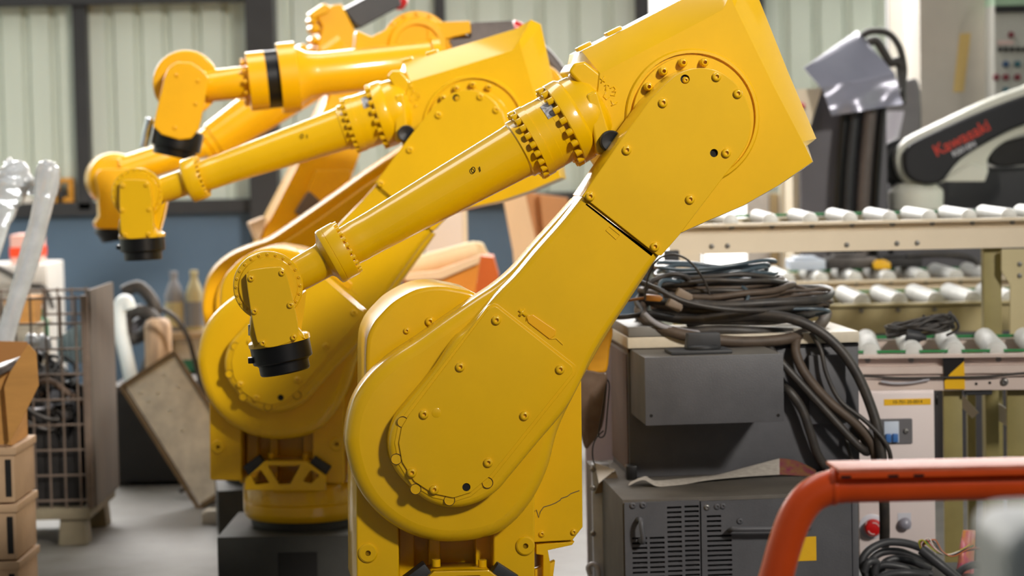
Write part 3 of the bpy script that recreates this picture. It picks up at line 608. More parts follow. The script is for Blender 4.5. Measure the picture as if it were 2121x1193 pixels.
# protruding terminal box
b0 = FU.L(1335, 741, .15); b1 = FU.L(1623, 872, .15); bz = max(b1[1], .09)
tb = obj('terminal_box', mesh('terminal_box', *box(b0[0], b1[0], .15, DU, b1[1], b0[1]), smooth=30, bev=.003), GREYD, UC)
tf_ = obj('box_cover', mesh('box_cover', *box(b0[0]-.001, b1[0]+.001, .145, .151, b1[1]-.001, b0[1]+.001), smooth=30, bev=.002), GREY, tb)
for q in ((1349, 861), (1612, 860)):
    u, v = FU.L(*q, .145); obj('screw_hole', mesh('screw_hole', *cyl((u, .146, v), (0, -1, 0), .003, .005, 12), smooth=0), HOL, tb)
zt_ = b0[1]
s0 = FU.L(1392, 735, .18); s1 = FU.L(1520, 735, .18)
obj('switch_base', mesh('switch_base', *box(s0[0], s1[0], .20, .34, zt_, zt_+.012), smooth=30, bev=.004), RUB, tb)
kc = FU.l3(1455, 726, .26); kk = obj('rotary_switch', mesh('rotary_switch', *join(lathe((kc[0], .27, zt_+.012), (0, 0, 1), [(0, .055), (.01, .055), (.014, .048)], 28), loft([([(kc[0]-.052, zt_+.014), (kc[0]+.056, zt_+.014), (kc[0]+.054, zt_+.062), (kc[0]-.046, zt_+.062)], .245), ([(kc[0]-.052, zt_+.014), (kc[0]+.056, zt_+.014), (kc[0]+.054, zt_+.062), (kc[0]-.046, zt_+.062)], .295)])), smooth=30, bev=.003), RUB, tb)
r0 = FU.L(1674, 736, DU-.02); r1 = FU.L(1752, 876, DU-.02)
obj('raised_panel', mesh('raised_panel', *box(r0[0], r1[0], DU-.03, DU, r1[1], r0[1]), smooth=30, bev=.003), GREY, UC)
obj('latch', mesh('latch', *box(FU.L(1300, 985, .40)[0], FU.L(1322, 985, .40)[0], .42, .47, .0, .045), smooth=30, bev=.004), BLK, UC)
# cables
TRAYZ = t1[1]; LIDZ = l1[1]
def cable(name, L, r, m, label, seg=10, k=6, group='loose cables over the power unit'):      # L: (px, py, depth) along the cable
    pts = [FU.O+FU.ex*p[0]+FU.n*p[1]+Vector((0, 0, p[2])) for p in [FU.l3(x, y, d) for x, y, d in L]]
    o = obj(name, mesh(name, *sweep(pts, r, seg, k), smooth=60), m); return tag(o, label, 'cable', group)
kp = 7.55/FPX
cable('thick_cable', [(1425, 668, .55), (1480, 659, .5), (1560, 652, .47), (1630, 658, .44), (1690, 682, .42), (1738, 722, .41), (1775, 775, .40), (1803, 840, .39), (1820, 900, .38), (1828, 970, .38), (1832, 1060, .40), (1832, 1130, .45)], 11.5*kp, CABLE, 'thick black cable arching off the heap and falling furthest right past the white panel')
cable('thick_cable', [(1345, 618, .75), (1325, 640, .62), (1345, 668, .5), (1400, 690, .45), (1480, 704, .44), (1560, 708, .44), (1640, 700, .46), (1695, 676, .55), (1712, 650, .7)], 12.5*kp, CABLEN, 'thick brownish cable sagging along the front edge of the lid')
cable('thick_cable', [(1400, 690, .52), (1480, 684, .5), (1560, 686, .5), (1640, 690, .55)], 10.5*kp, CABLE, 'thick black cable lying flat under the heap on the lid')
cable('hanging_cable', [(1585, 704, .47), (1605, 735, .44), (1650, 785, .42), (1705, 845, .41), (1755, 900, .40), (1785, 930, .40), (1797, 936, .42), (1795, 920, .45), (1770, 880, .47)], 9*kp, CABLE, 'black cable hanging to a hooked loop at the cabinet corner')
cable('hanging_cable', [(1650, 700, .47), (1648, 730, .44), (1668, 775, .42), (1715, 830, .41), (1775, 880, .40), (1806, 920, .40), (1815, 965, .41), (1818, 1030, .44)], 10.5*kp, CABLEN, 'dusty cable hanging between the hooked loop and the thin lead')
cable('thin_lead', [(1680, 690, .45), (1700, 725, .42), (1712, 775, .41), (1740, 830, .40), (1790, 870, .38), (1825, 905, .36), (1842, 935, .36), (1846, 970, .38)], 5*kp, CABLE, 'thin black lead hanging in front of the raised panel')
cable('hanging_cable', [(1612, 800, .50), (1632, 808, .44), (1660, 845, .43), (1678, 895, .43), (1695, 945, .44), (1725, 985, .46)], 10*kp, CABLE, 'black cable coming out behind the terminal box and bending to the floor')
cable('thin_lead', [(1752, 905, .45), (1762, 945, .44), (1785, 985, .44)], 4*kp, CABLE, 'short thin lead at the lower right corner of the upper unit')
cable('thin_lead', [(1336, 622, .40), (1337, 600, .40), (1344, 570, .40), (1362, 538, .40), (1395, 527, .42), (1430, 543, .45), (1462, 588, .5), (1478, 640, .52), (1486, 655, .55)], 2.4*kp, CABLE, 'very thin wire arching high above the cable heap')
cable('black_lead', [(1322, 583, .45), (1360, 598, .42), (1420, 625, .42), (1500, 640, .42), (1580, 643, .45), (1640, 637, .5), (1700, 632, .6)], 5.5*kp, CABLE, 'black lead stretched straight across the top of the heap')
cable('black_lead', [(1335, 602, .55), (1352, 582, .55), (1385, 570, .55), (1415, 570, .55), (1442, 590, .57), (1470, 610, .6)], 5.5*kp, CABLE, 'black lead looping up behind the arching thin wire')
cable('black_lead', [(1268, 657, .52), (1300, 656, .52), (1330, 648, .55), (1318, 625, .62), (1330, 608, .7)], 5.5*kp, CABLE, 'black lead lying over the left end of the grey tray')
def coil(name, cx, cy, d, rx, ry, turns, r, m, label, dz=.018, n=14, sd=1, z0=None):
    rnd = random.Random(sd); c = FU.l3(cx, cy, d); pts = []
    for i in range(int(turns*n)):
        t = 2*math.pi*i/n; kx = 1+.10*math.sin(t*.37+sd)+rnd.uniform(-.03, .03)
        z = (z0 if z0 is not None else c[2])+dz*i/n+.010*math.sin(2*t+sd)+rnd.uniform(-.004, .004)
        pts.append(FU.O+FU.ex*(c[0]+rx*kx*math.cos(t))+FU.n*(d+ry*kx*math.sin(t))+Vector((0, 0, z)))
    return tag(obj(name, mesh(name, *sweep(pts, r, 8, 4), smooth=60), m), label, 'cable', 'coils heaped on the power unit')
coil('coiled_cable', 1520, 680, .70, .29, .20, 3.6, .0145, CABLE, 'lowest thick black coil resting on the lid', .026, sd=1, z0=LIDZ+.030)
coil('coiled_cable', 1490, 660, .68, .23, .16, 4.3, .011, CABLEN, 'brown dusty coil in the middle of the heap', .020, sd=2, z0=LIDZ+.075)
coil('coiled_cable', 1490, 625, .68, .20, .15, 5.4, .0085, CABLE, 'black coil below the blue-grey cable', .016, sd=5, z0=LIDZ+.10)
coil('coiled_cable', 1480, 610, .68, .185, .13, 5.2, .0062, CABLEB, 'shiny blue-grey coil on top of the heap', .014, sd=3, z0=LIDZ+.150)
coil('coiled_cable', 1640, 650, .68, .12, .12, 5.4, .0058, CABLEN, 'thin brown coil at the right end of the heap', .012, sd=4, z0=LIDZ+.065)
cable('blue_grey_cable', [(1500, 600, .6), (1530, 592, .55), (1548, 605, .52), (1545, 625, .5), (1520, 638, .5), (1490, 638, .55)], 4.6*kp, CABLEB, 'blue-grey loop standing up at the right of the coil', 8)
cable('blue_grey_cable', [(1372, 622, .5), (1365, 598, .5), (1372, 582, .52), (1400, 582, .55), (1450, 590, .6)], 4.6*kp, CABLEB, 'blue-grey loop standing up at the left of the coil', 8)
cable('blue_grey_cable', [(1560, 640, .5), (1640, 640, .5), (1690, 640, .5), (1718, 645, .52), (1690, 652, .55)], 3.6*kp, CABLEB, 'blue-grey strand running to the right end of the heap', 8)
cable('grey_cord_bundle', [(1335, 650, .46), (1350, 664, .45), (1372, 676, .45), (1410, 684, .46), (1450, 690, .5)], 6*kp, mat('grey_cord', (150, 148, 152), .6, nscale=30, namt=.3), 'pale grey twisted cord beside the tray', 8)
def conn(px, py, d, w, h, dp, m, name, label, rot=0):
    p = FU.l3(px, py, d); o = obj(name, mesh(name, *join(box(-w/2, w/2, -dp/2, dp/2, -h/2, h/2), box(w*.3, w*.62, -dp*.3, dp*.3, -h*.3, h*.3)), smooth=30, bev=.003), m)
    o.location = FU.O+FU.ex*p[0]+FU.n*p[1]+Vector((0, 0, p[2])); o.rotation_euler = (0, math.radians(rot), math.radians(5)); return tag(o, label, 'connector')
conn(1415, 612, .52, .05, .032, .04, mat('tan_connector', (120, 104, 88), .5), 'plug_connector', 'tan plug connector lying in the cable heap', 30)
conn(1396, 632, .50, .045, .028, .04, mat('tan_connector', (120, 104, 88), .5), 'plug_connector', 'smaller tan plug connector below the other plug', 30)
conn(1352, 617, .42, .05, .02, .022, mat('amber_connector', (150, 96, 20), .4), 'amber_ferrule', 'amber ferrule at the left of the cable heap', 5)
cable('amber_wire', [(1292, 624, .40), (1315, 620, .41), (1335, 617, .42)], 3*kp, mat('amber_connector', (150, 96, 20), .4), 'amber wire leading out left from the ferrule', 8)
# crumpled newspaper between the cabinets
lo = [(1302, 1006), (1332, 994), (1360, 1007), (1400, 1007), (1450, 997), (1500, 991), (1560, 986), (1615, 983), (1650, 985), (1690, 990)]
hi = [(1306, 1000), (1336, 988), (1356, 997), (1400, 994), (1450, 989), (1490, 984), (1550, 968), (1615, 951), (1650, 956), (1690, 975)]
dd = [.25, .26, .24, .26, .30, .33, .36, .38, .38, .36]
def ribbon(a, b, da, db, th=.0025):
    A = [FK.l3(x, y, d) for (x, y), d in zip(cat(a, 5, False), [q[0] for q in cat([(z, 0) for z in da], 5, False)])]
    Bq = [FK.l3(x, y, d) for (x, y), d in zip(cat(b, 5, False), [q[0] for q in cat([(z, 0) for z in db], 5, False)])]
    A = [Vector((p[0], p[1], max(p[2], vt+.002))) for p in A]; Bq = [Vector((p[0], p[1], max(p[2], vt+.004))) for p in Bq]
    V = []; n = len(A)
    for p, q in zip(A, Bq): V += [p, q, p+Vector((0, th, th)), q+Vector((0, th, th))]
    Fs = []
    for i in range(n-1):
        k = 4*i; Fs += [(k, k+4, k+5, k+1), (k+2, k+3, k+7, k+6), (k, k+2, k+6, k+4), (k+1, k+5, k+7, k+3)]
    Fs += [(0, 1, 3, 2), (4*n-4, 4*n-2, 4*n-1, 4*n-3)]
    return V, Fs
NP = thing('newspaper', 'crumpled newspaper with a magenta end lying on the lower controller cabinet', 'newspaper', (FK.O.x, FK.O.y, vt), 5)
def shift(g): return [Vector(v)-Vector((0, 0, vt)) for v in g[0]], g[1]
obj('sheet', mesh('sheet', *shift(ribbon(lo[:8], hi[:8], dd[:8], [d+.07 for d in dd[:8]])), smooth=60), mat('newsprint', (176, 168, 158), .8, nscale=60, namt=.35, stretch=(1, 1, 8)), NP)
obj('printed_end', mesh('printed_end', *shift(ribbon(lo[7:], hi[7:], dd[7:], [d+.07 for d in dd[7:]])), smooth=60), mat('magenta_print', (112, 34, 62), .7, nscale=40, namt=.5, dark=(120, 90, 40)), NP)
# ------------------------------------------------------------------ roller conveyors and the white switch panel
def conveyor(name, label, px, py, Y, yaw, x0, x1, lip, web, rollers, rr, width, bolts_=(), legs=(), cream=CREAM, roll_y=None, cutx=None, belt=True):
    o = P(px, py, Y); fr = Frame((o.x, o.y, 0), yaw); root = thing(name, label, 'conveyor', fr.O, yaw)
    v0 = fr.L(px, py, 0)[1]; k = Y/FPX
    ua = fr.L(x0, py, 0)[0]; ub = fr.L(x1, py, 0)[0]
    prof = [(-.016, 0), (-.016, -.010), (.022, -.012), (.022, -lip*k), (0, -lip*k-.004), (0, -web*k), (.03, -web*k), (.03, -web*k+.008), (.008, -web*k+.008), (.008, -lip*k-.01), (.032, -lip*k-.004), (.032, 0)]
    V = [(u, d, v0+z) for u in (ua, ub) for d, z in prof]; n = len(prof)
    Fs = [(i, (i+1) % n, n+(i+1) % n, n+i) for i in range(n)]+[tuple(range(n)), tuple(range(n, 2*n))]
    obj('near_rail', mesh('near_rail', V, Fs, smooth=0), cream, root)
    obj('far_rail', mesh('far_rail', *box(ua, ub, width, width+.03, v0-web*k, v0), smooth=0), cream, root)
    rm = mesh('roller', *lathe((0, .04, 0), (0, 1, 0), [(-.008, .008), (-.006, rr*.62), (.0, rr*.62), (.002, rr*.93), (.01, rr), (width-.06, rr), (width-.05, rr*.6), (width-.045, .008)], 24), smooth=40)
    for x in rollers:
        u, v = fr.L(x, roll_y or py, .03); ro = obj('roller', rm, ROLL, root, (u, 0, v0+.004))
        if belt: pass
    for x, y in bolts_:
        d = .021 if abs(y-py) < lip*1.3 else -.001
        u, v = fr.L(x, y, d); obj('rail_bolt', BOLTS, STE, root, (u, d, v))
    if belt: obj('drive_belt', mesh('drive_belt', *box(ua, ub, width-.02, width-.008, v0+.006, v0+.016), smooth=0), GREEN, root)
    for (xa, xb, d0, d1) in legs:
        u = fr.L(xa, py, d0)[0]; w = fr.L(xb, py, d0)[0]
        obj('leg', mesh('leg', *box(u, w, d0, d1, 0, v0-web*k*.6), smooth=30, bev=.003), OLIVE, root)
    return root, fr, v0, k
cu, fu_, vu, ku = conveyor('roller_conveyor', 'upper cream roller conveyor right of the nearest robot, level with its elbow cover', 1700, 459, 8.9, 0, 1385, 2260, 18, 62, [1514+82.5*i for i in range(-1, 10)], .030, .56,
    [(1516+83*i, 470.5-i*1.6) for i in range(0, 8)]+[(1474, 510), (1507, 509), (1754, 507), (1858, 504), (1900, 503)], legs=[(2036, 2074, .035, .085), (2300, 2340, .035, .085), (2036, 2074, .50, .55), (1392, 1412, .05, .10)])
p = fu_.pts(fillet([(1385, 525), (1450, 525), (1450, 600), (1440, 610), (1385, 610)], 3), -.002)
ep = obj('end_plate', mesh('end_plate', *slab(p, -.004, .01), smooth=0), CREAM, cu)
for q in ((1407, 560), (1410, 590)):
    u, v = fu_.L(*q, -.004); obj('plate_bolt', BOLTS, STE, ep, (u, -.004, v))
p = fu_.pts(fillet([(2074, 516), (2200, 514), (2200, 700), (2092, 700), (2092, 590), (2074, 560)], 4), -.004)
gp_ = obj('gusset_plate', mesh('gusset_plate', *slab(p, -.008, .004), smooth=0), mat('tan_plate', (196, 182, 140), .5, nscale=4, namt=.1), cu)
for q in ((2112, 547), (2112, 571)):
    u, v = fu_.L(*q, -.008); obj('plate_bolt', BOLTS, STE, gp_, (u, -.008, v))
sg = fu_.l3(1395, 535, -.02)
obj('sensor', mesh('sensor', *join(box(sg[0]-.035, sg[0]+.02, -.05, -.004, sg[2]-.02, sg[2]+.03), box(sg[0]-.02, sg[0]+.005, -.04, -.01, sg[2]-.09, sg[2]-.02)), smooth=0, bev=.004), RUB, cu)
m1, fm1, vm1, km1 = conveyor('roller_conveyor', 'middle cream roller conveyor seen through the gap under the upper rail', 1800, 580, 10.6, 0, 1440, 2160, 12, 32, [1562+70*i for i in range(-1, 8)], .034, .62,
    [(1558+72*i, 590-i*1.2) for i in range(1, 7)], legs=[(1470, 1490, .05, .1), (2130, 2150, .05, .1)])
m2, fm2, vm2, km2 = conveyor('roller_conveyor', 'third roller conveyor with a deep olive side, just above the lowest one', 1800, 629, 9.7, 0, 1560, 2200, 8, 62, [1632+77*i for i in range(0, 8)], .036, .62,
    [(1708+76*i, 645-i*1.4) for i in range(0, 5)], legs=[(1580, 1600, .05, .1), (2120, 2140, .05, .1)], cream=mat('olive_cream_side', (186, 172, 128), .5, nscale=4, namt=.15))
l1_, fl1, vl1, kl1 = conveyor('roller_conveyor', 'lowest roller conveyor with a black and yellow taped rail above the white switch panel', 1950, 734, 8.1, -7, 1700, 2300, 22, 40, [1715+87.5*i for i in range(0, 7)], .037, .62,
    [(1797, 746), (1887, 745.5), (2068, 744), (1978, 745)], legs=[(1953, 1992, .04, .09), (2085, 2125, .04, .09), (2040, 2068, .40, .44), (2002, 2020, .5, .54), (2150, 2180, .5, .54), (1730, 1750, .5, .54)], roll_y=734, cream=mat('pinkish_cream_rail', (216, 198, 188), .5, nscale=5, namt=.12))
a = fl1.L(1700, 786, .0); b = fl1.L(2300, 806, .0)
lr = obj('lower_rail', mesh('lower_rail', *box(a[0], b[0], .0, .03, b[1], a[1]), smooth=0, bev=.002), mat('pinkish_cream_rail', (216, 198, 188)), l1_)
a2_ = fl1.L(1700, 774, .02); obj('rail_back', mesh('rail_back', *box(a[0], b[0], .012, .02, a[1], a2_[1]), smooth=0), mat('pinkish_cream_rail', (216, 198, 188)), l1_)
for q in ((2022, 795), (2050, 793)):
    u, v = fl1.L(*q, 0); obj('rail_hole', mesh('rail_hole', *cyl((u, .001, v), (0, -1, 0), .002, .005, 10), smooth=0), HOL, lr)
u, v = fl1.L(2080, 791, 0); obj('rail_bolt', BOLT, STE, lr, (u, 0, v))
bt = [fl1.l3(x, 727, .05) for x in (1700, 2300)]
obj('drive_belt', mesh('drive_belt', *box(bt[0][0], bt[1][0], .034, .042, vl1+.004, vl1+.012), smooth=0), GREEN, l1_)
obj('cross_tie', mesh('cross_tie', *obox(fl1.l3(1975, 812, .3), fl1.l3(2020, 860, .3), .03, .03), smooth=0), CREAM, l1_)
obj('cross_tie', mesh('cross_tie', *obox(fl1.l3(2050, 840, .45), fl1.l3(2121, 890, .45), .03, .05), smooth=0), CREAM, l1_)
obj('foot_shoe', mesh('foot_shoe', *box(fl1.L(1998, 810, .02)[0], fl1.L(2055, 810, .02)[0], .01, .05, fl1.L(1998, 818, .02)[1], fl1.L(1998, 808, .02)[1]), smooth=0, bev=.003), RUB, l1_)
ta, tb_ = fl1.L(1954, 737, -.006), fl1.L(2000, 806, -.006)
hz = thing('hazard_tape', 'black and yellow hazard tape wrapped over the lowest conveyor rail', 'tape', fl1.O, -7)
obj('yellow_tape', mesh('yellow_tape', *slab(fl1.pts([(1957, 806), (1956, 790), (1968, 774), (1997, 748), (1999, 806)], -.006), -.006, -.003), smooth=0), YTAPE, hz)
obj('black_tape', mesh('black_tape', *slab(fl1.pts([(1956, 790), (1953, 738), (1997, 737), (1997, 748), (1968, 774)], -.006), -.006, -.003), smooth=0), BTAPE, hz)
def wcable(name, fr, L, r, m, label, grp=None, cat_='cable', k=6, seg=8):
    pts = [fr.O+fr.ex*p[0]+fr.n*p[1]+Vector((0, 0, p[2])) for p in [fr.l3(x, y, d) for x, y, d in L]]
    return tag(obj(name, mesh(name, *sweep(pts, r, seg, k), smooth=60), m), label, cat_, grp)
wcable('rail_cable', fl1, [(1700, 775, -.012), (1790, 779, -.012), (1860, 783, -.012), (1950, 782, -.012), (2050, 780, -.012), (2121, 773, -.012), (2250, 768, -.012)], .0042, CABLE, 'thin black cable running along the lowest conveyor rail')
wcable('corrugated_wire', fl1, [(1825, 790, -.012), (1850, 794, -.012), (1885, 793, -.012), (1925, 786, -.012)],   .0042, LGREY, 'short grey corrugated wire tucked on the lowest rail')
# black cord bundle lying on the rollers
cb = thing('cord_bundle', 'bundle of tangled black cord with a plug on the lowest rollers', 'cord', fl1.O, -7)
rn = random.Random(3)
for j in range(6):
    pts = []; c = fl1.l3(1905, 682, .22); zb_ = vl1+.052
    for i in range(26):
        t = i/12*6.283; pts.append((c[0]+(.105+rn.uniform(-.02, .015))*math.cos(t+j), .22+(.05+rn.uniform(-.02, .02))*math.sin(t+j), zb_+.012*j*.55+rn.uniform(0, .022)+.018*math.cos(t+j)))
    obj('cord_loop', mesh('cord_loop', *sweep(pts, .0062, 7, 4), smooth=60), CABLE, cb)
pts = [fl1.l3(x, y, .2) for x, y in ((1940, 690), (1960, 655), (1975, 655), (1985, 680), (1960, 695))]
obj('cord_loop', mesh('cord_loop', *sweep(pts, .005, 7, 5), smooth=60), CABLE, cb)
pc = fl1.l3(1895, 694, .14); obj('plug', mesh('plug', *lathe((pc[0]-.03, .14, pc[2]), (1, 0, -.15), [(0, .018), (.004, .022), (.045, .02), (.06, .01), (.07, .006)], 16), smooth=40), RUB, cb)
for dx in (0, .028):
    pc2 = fl1.l3(1916, 655, .2); obj('tie_tail', mesh('tie_tail', *sweep([(pc2[0]+dx, .2, pc2[2]-.03), (pc2[0]+dx-.005, .2, pc2[2]+.005)], .005, 6, 1), smooth=0), CABLE, cb)
# white switch panel
ow = P(1860, 1000, 8.0); FW = Frame((ow.x, ow.y, 0), 0)
WP = thing('switch_panel', 'white switch cabinet with breaker and red emergency button right of the cables', 'switch panel', FW.O, 0)
wa = FW.L(1775, 812, 0); wb = FW.L(1936, 812, 0)
obj('body', mesh('body', *box(wa[0], wb[0], .012, .02+.018, 0, wa[1]), smooth=30, bev=.003), WHI, WP)
dr = obj('door', mesh('door', *box(wa[0]+.002, wb[0]-.004, -.004, .01, .03, wa[1]-.006), smooth=30, bev=.003), WHI, WP)
a, b = FW.L(1831, 827, -.005), FW.L(1928, 838, -.005)
yl = obj('label_strip', mesh('label_strip', *box(a[0], b[0], -.0052, -.004, b[1], a[1]), smooth=0), YTAPE, dr)
def text(body, size, m, parent, loc, rot, name, extrude=.0004, align='CENTER', shear=0, bold=0):
    cu_ = bpy.data.curves.new(name, 'FONT'); cu_.body = body; cu_.size = size; cu_.align_x = align; cu_.align_y = 'CENTER'; cu_.extrude = extrude; cu_.shear = shear; cu_.offset = bold
    t = bpy.data.objects.new(name, cu_); COL.objects.link(t); bpy.context.view_layer.update(); dg = bpy.context.evaluated_depsgraph_get()
    me = bpy.data.meshes.new_from_object(t.evaluated_get(dg)); bpy.data.objects.remove(t); me.materials.clear()
    return obj(name, me, m, parent, loc, rot)
text('10-701-20-0014', .0155, BTAPE, yl, ((a[0]+b[0])/2, -.0056, (a[1]+b[1])/2), (math.pi/2, 0, 0), 'lettering')
a, b = FW.L(1800, 868, -.005), FW.L(1890, 919, -.005)
bp = obj('breaker_plate', mesh('breaker_plate', *slab(fillet([(a[0], a[1]), (b[0], a[1]), (b[0], b[1]), (a[0], b[1])], .006), -.008, -.003, .001, 2), smooth=30), mat('grey_plate', (118, 116, 118), .4, metal=.4), dr)
a, b = FW.L(1831, 873, -.008), FW.L(1862, 916, -.008)
brk = obj('breaker', mesh('breaker', *box(a[0], b[0], -.012, -.007, b[1], a[1]), smooth=30, bev=.001), mat('pale_breaker', (196, 206, 220), .4), bp)
obj('toggle', mesh('toggle', *box(a[0]+.004, a[0]+.022, -.022, -.010, b[1]+.002, b[1]+.03), smooth=30, bev=.002), BLUE, brk)
obj('toggle', mesh('toggle', *box(b[0]-.022, b[0]-.004, -.022, -.010, b[1]+.002, b[1]+.03), smooth=30, bev=.002), BLUE, brk)
u, v = FW.L(1876, 893, -.008); obj('screw', BOLTS, STE, bp, (u, -.008, v))
u, v = FW.L(1805, 1090, 0)
es = obj('emergency_stop', mesh('emergency_stop', *lathe((u, -.004, v), (0, -1, 0), [(0, .014), (.016, .014), (.018, .028), (.032, .030), (.042, .024), (.045, .012), (.045, 0)], 32), smooth=40), RED, dr)
obj('stop_collar', mesh('stop_collar', *lathe((u, -.003, v), (0, -1, 0), [(0, .042), (.004, .042), (.006, .036), (.006, 0)], 36), smooth=30), mat('pale_ring', (206, 206, 214), .4), dr)
for k in range(2):
    aa = [FW for _ in range(1)]; arcp = [(u+.019*math.cos(t), -.0485, v+.019*math.sin(t)) for t in [math.radians(20+180*k+i*9) for i in range(10)]]
    obj('arrow_mark', mesh('arrow_mark', *sweep(arcp, .0014, 5, 1), smooth=0), WHI, es)
u, v = FW.L(1873, 1083, 0)
obj('indicator_tag', mesh('indicator_tag', *box(u-.022, u+.022, -.0055, -.003, v-.02, v+.034), smooth=0), mat('pale_ring', (206, 206, 214)), dr)
obj('indicator_lamp', mesh('indicator_lamp', *lathe((u, -.004, v), (0, -1, 0), [(0, .016), (.012, .016), (.013, .021), (.022, .020), (.03, .012), (.032, 0)], 28), smooth=50), mat('grey_lens', (150, 148, 160), .3), dr)
u, v = FW.L(1805, 1138, 0); obj('name_tag', mesh('name_tag', *box(u-.02, u+.02, -.005, -.003, v-.012, v+.012), smooth=0), mat('pale_ring', (206, 206, 214)), dr)
hp_ = FW.L(1940, 826, .01); obj('hinge', mesh('hinge', *cyl((hp_[0], .01, hp_[1]-.02), (0, 0, 1), .04, .005, 10), smooth=30), BLK, WP)
# ------------------------------------------------------------------ background at right
def sbox(fr, x0, x1, y0, y1, d0, d1, down=False):       # box whose front face spans these pixels; down = stands on the floor
    a = fr.L(x0, y0, d0); b = fr.L(x1, y1, d0); return box(a[0], b[0], d0, d1, 0 if down else b[1], a[1])
def fr_at(px, py, Y, yaw=0):
    o = P(px, py, Y); return Frame((o.x, o.y, 0), yaw)
f = fr_at(1980, 300, 12.8); t = thing('tall_cabinet', 'tall beige cabinet with a strip of yellow tape, behind the black robot arm', 'cabinet', f.O)
bd = obj('body', mesh('body', *box(f.L(1906, 200, 0)[0], f.L(2056, 200, 0)[0], 0, .5, 0, 2.7), smooth=30, bev=.008), mat('beige_steel_cabinet', (190, 182, 170), .55, nscale=4, namt=.12), t)
obj('tape_strip', mesh('tape_strip', *slab(f.pts([(1988, 70), (2011, 68), (1996, 190), (1974, 191)], -.003), -.003, .002), smooth=0), mat('faded_yellow_tape', (206, 176, 110), .6), bd)
f = fr_at(2120, 300, 12.45); t = thing('control_panel', 'grey control panel with rows of black, blue and red buttons in the top right corner', 'control panel', f.O)
bd = obj('body', mesh('body', *box(f.L(2060, 200, 0)[0], f.L(2320, 200, 0)[0], 0, .25, 0, f.L(2060, 10, 0)[1]), smooth=30, bev=.008), mat('grey_control_face', (170, 168, 160), .5, nscale=4, namt=.08), t)
obj('top_band', mesh('top_band', *sbox(f, 2060, 2320, -22, 9, -.01, .25), smooth=0), mat('mint_band', (150, 176, 150), .5), t)
obj('black_bar', mesh('black_bar', *sbox(f, 2062, 2320, 12, 21, -.012, 0), smooth=0), BTAPE, bd)
def button(x, y, r, m, nm):
    u, v = f.L(x, y, 0); obj(nm, mesh(nm, *lathe((u, .002, v), (0, -1, 0), [(0, r), (.012, r), (.022, r*.8), (.024, 0)], 14), smooth=40), m, bd)
for k in range(5): button(2071+12.5*k, 102, .013, BLK, 'black_button')
for x, y, m, n in ((2083, 133, mat('dark_blue_cap', (30, 66, 104), .4), 'blue_button'), (2107, 133, mat('teal_cap', (24, 84, 96), .4), 'teal_button'), (2083, 160, mat('dark_red_cap', (110, 24, 40), .4), 'red_button'), (2107, 160, mat('dark_red_cap', (110, 24, 40)), 'red_button'), (2083, 187, mat('teal_cap', (24, 84, 96)), 'teal_button'), (2063, 160, mat('dark_red_cap', (110, 24, 40)), 'red_button'), (2132, 133, mat('dark_blue_cap', (30, 66, 104)), 'blue_button')): button(x, y, .018, m, n)
button(2094, 72, .016, mat('dark_red_cap', (110, 24, 40)), 'key_switch')
obj('lettering_plate', mesh('lettering_plate', *sbox(f, 2066, 2100, 84, 92, -.004, 0), smooth=0), mat('pink_plate', (196, 168, 162), .5), bd)
f = fr_at(1872, 200, 13.6); t = thing('white_board', 'bright white upright board left of the tall beige cabinet', 'board', f.O)
obj('sheet', mesh('sheet', *box(f.L(1842, 200, 0)[0], f.L(1912, 200, 0)[0], 0, .04, 0, 2.6), smooth=0), mat('white_sheet', (250, 250, 246), .5), t)
obj('frame', mesh('frame', *box(f.L(1840, 200, 0)[0], f.L(1842, 200, 0)[0], -.01, .05, 0, 2.6), smooth=0), LGREY, t)
# cabinet with a draped silver sheet
f = fr_at(1720, 300, 11.4, 0); t = thing('dark_cabinet', 'dark grey cabinet with a cream control face, under the silver sheet', 'cabinet', f.O)
bd = obj('body', mesh('body', *box(f.L(1656, 200, 0)[0], f.L(1836, 200, 0)[0], 0, .32, 0, f.L(1700, 196, 0)[1]), smooth=30, bev=.006), mat('graphite_cabinet', (92, 90, 96), .5, nscale=5, namt=.15), t)
cf = obj('control_face', mesh('control_face', *slab(f.pts([(1640, 186), (1703, 182), (1656, 330), (1640, 330)], -.02), -.03, .02), smooth=0), mat('cream_face', (226, 214, 190), .5), t)
u, v = f.L(1660, 219, -.03); obj('red_button', mesh('red_button', *lathe((u, -.028, v), (0, -1, 0), [(0, .014), (.018, .016), (.022, 0)], 14), smooth=40), RED, cf)
u, v = f.L(1664, 224, -.03); obj('black_button', mesh('black_button', *lathe((u, -.028, v), (0, -1, 0), [(0, .008), (.012, .008), (.014, 0)], 12), smooth=40), BLK, cf)
obj('edge_panel', mesh('edge_panel', *box(f.L(1640, 330, .1)[0], f.L(1655, 330, .1)[0], .08, .4, 0, f.L(1640, 330, .1)[1]), smooth=0), mat('cream_face', (226, 214, 190)), t)
SILV = mat('silver_sheet', (150, 150, 164), .28, metal=.35, nscale=6, namt=.1, bump=.5, bscale=9)
d = thing('draped_sheet', 'silver grey sheet draped over the dark cabinet', 'sheet', f.O)
ridge0 = [(1664, 140), (1712, 106), (1775, 64)]
top = [f.l3(1664, 141, -.05), f.l3(1700, 178, -.14), f.l3(1850, 150, -.14), f.l3(1868, 216, -.16), f.l3(1775, 64, .12), f.l3(1820, 118, .25)]
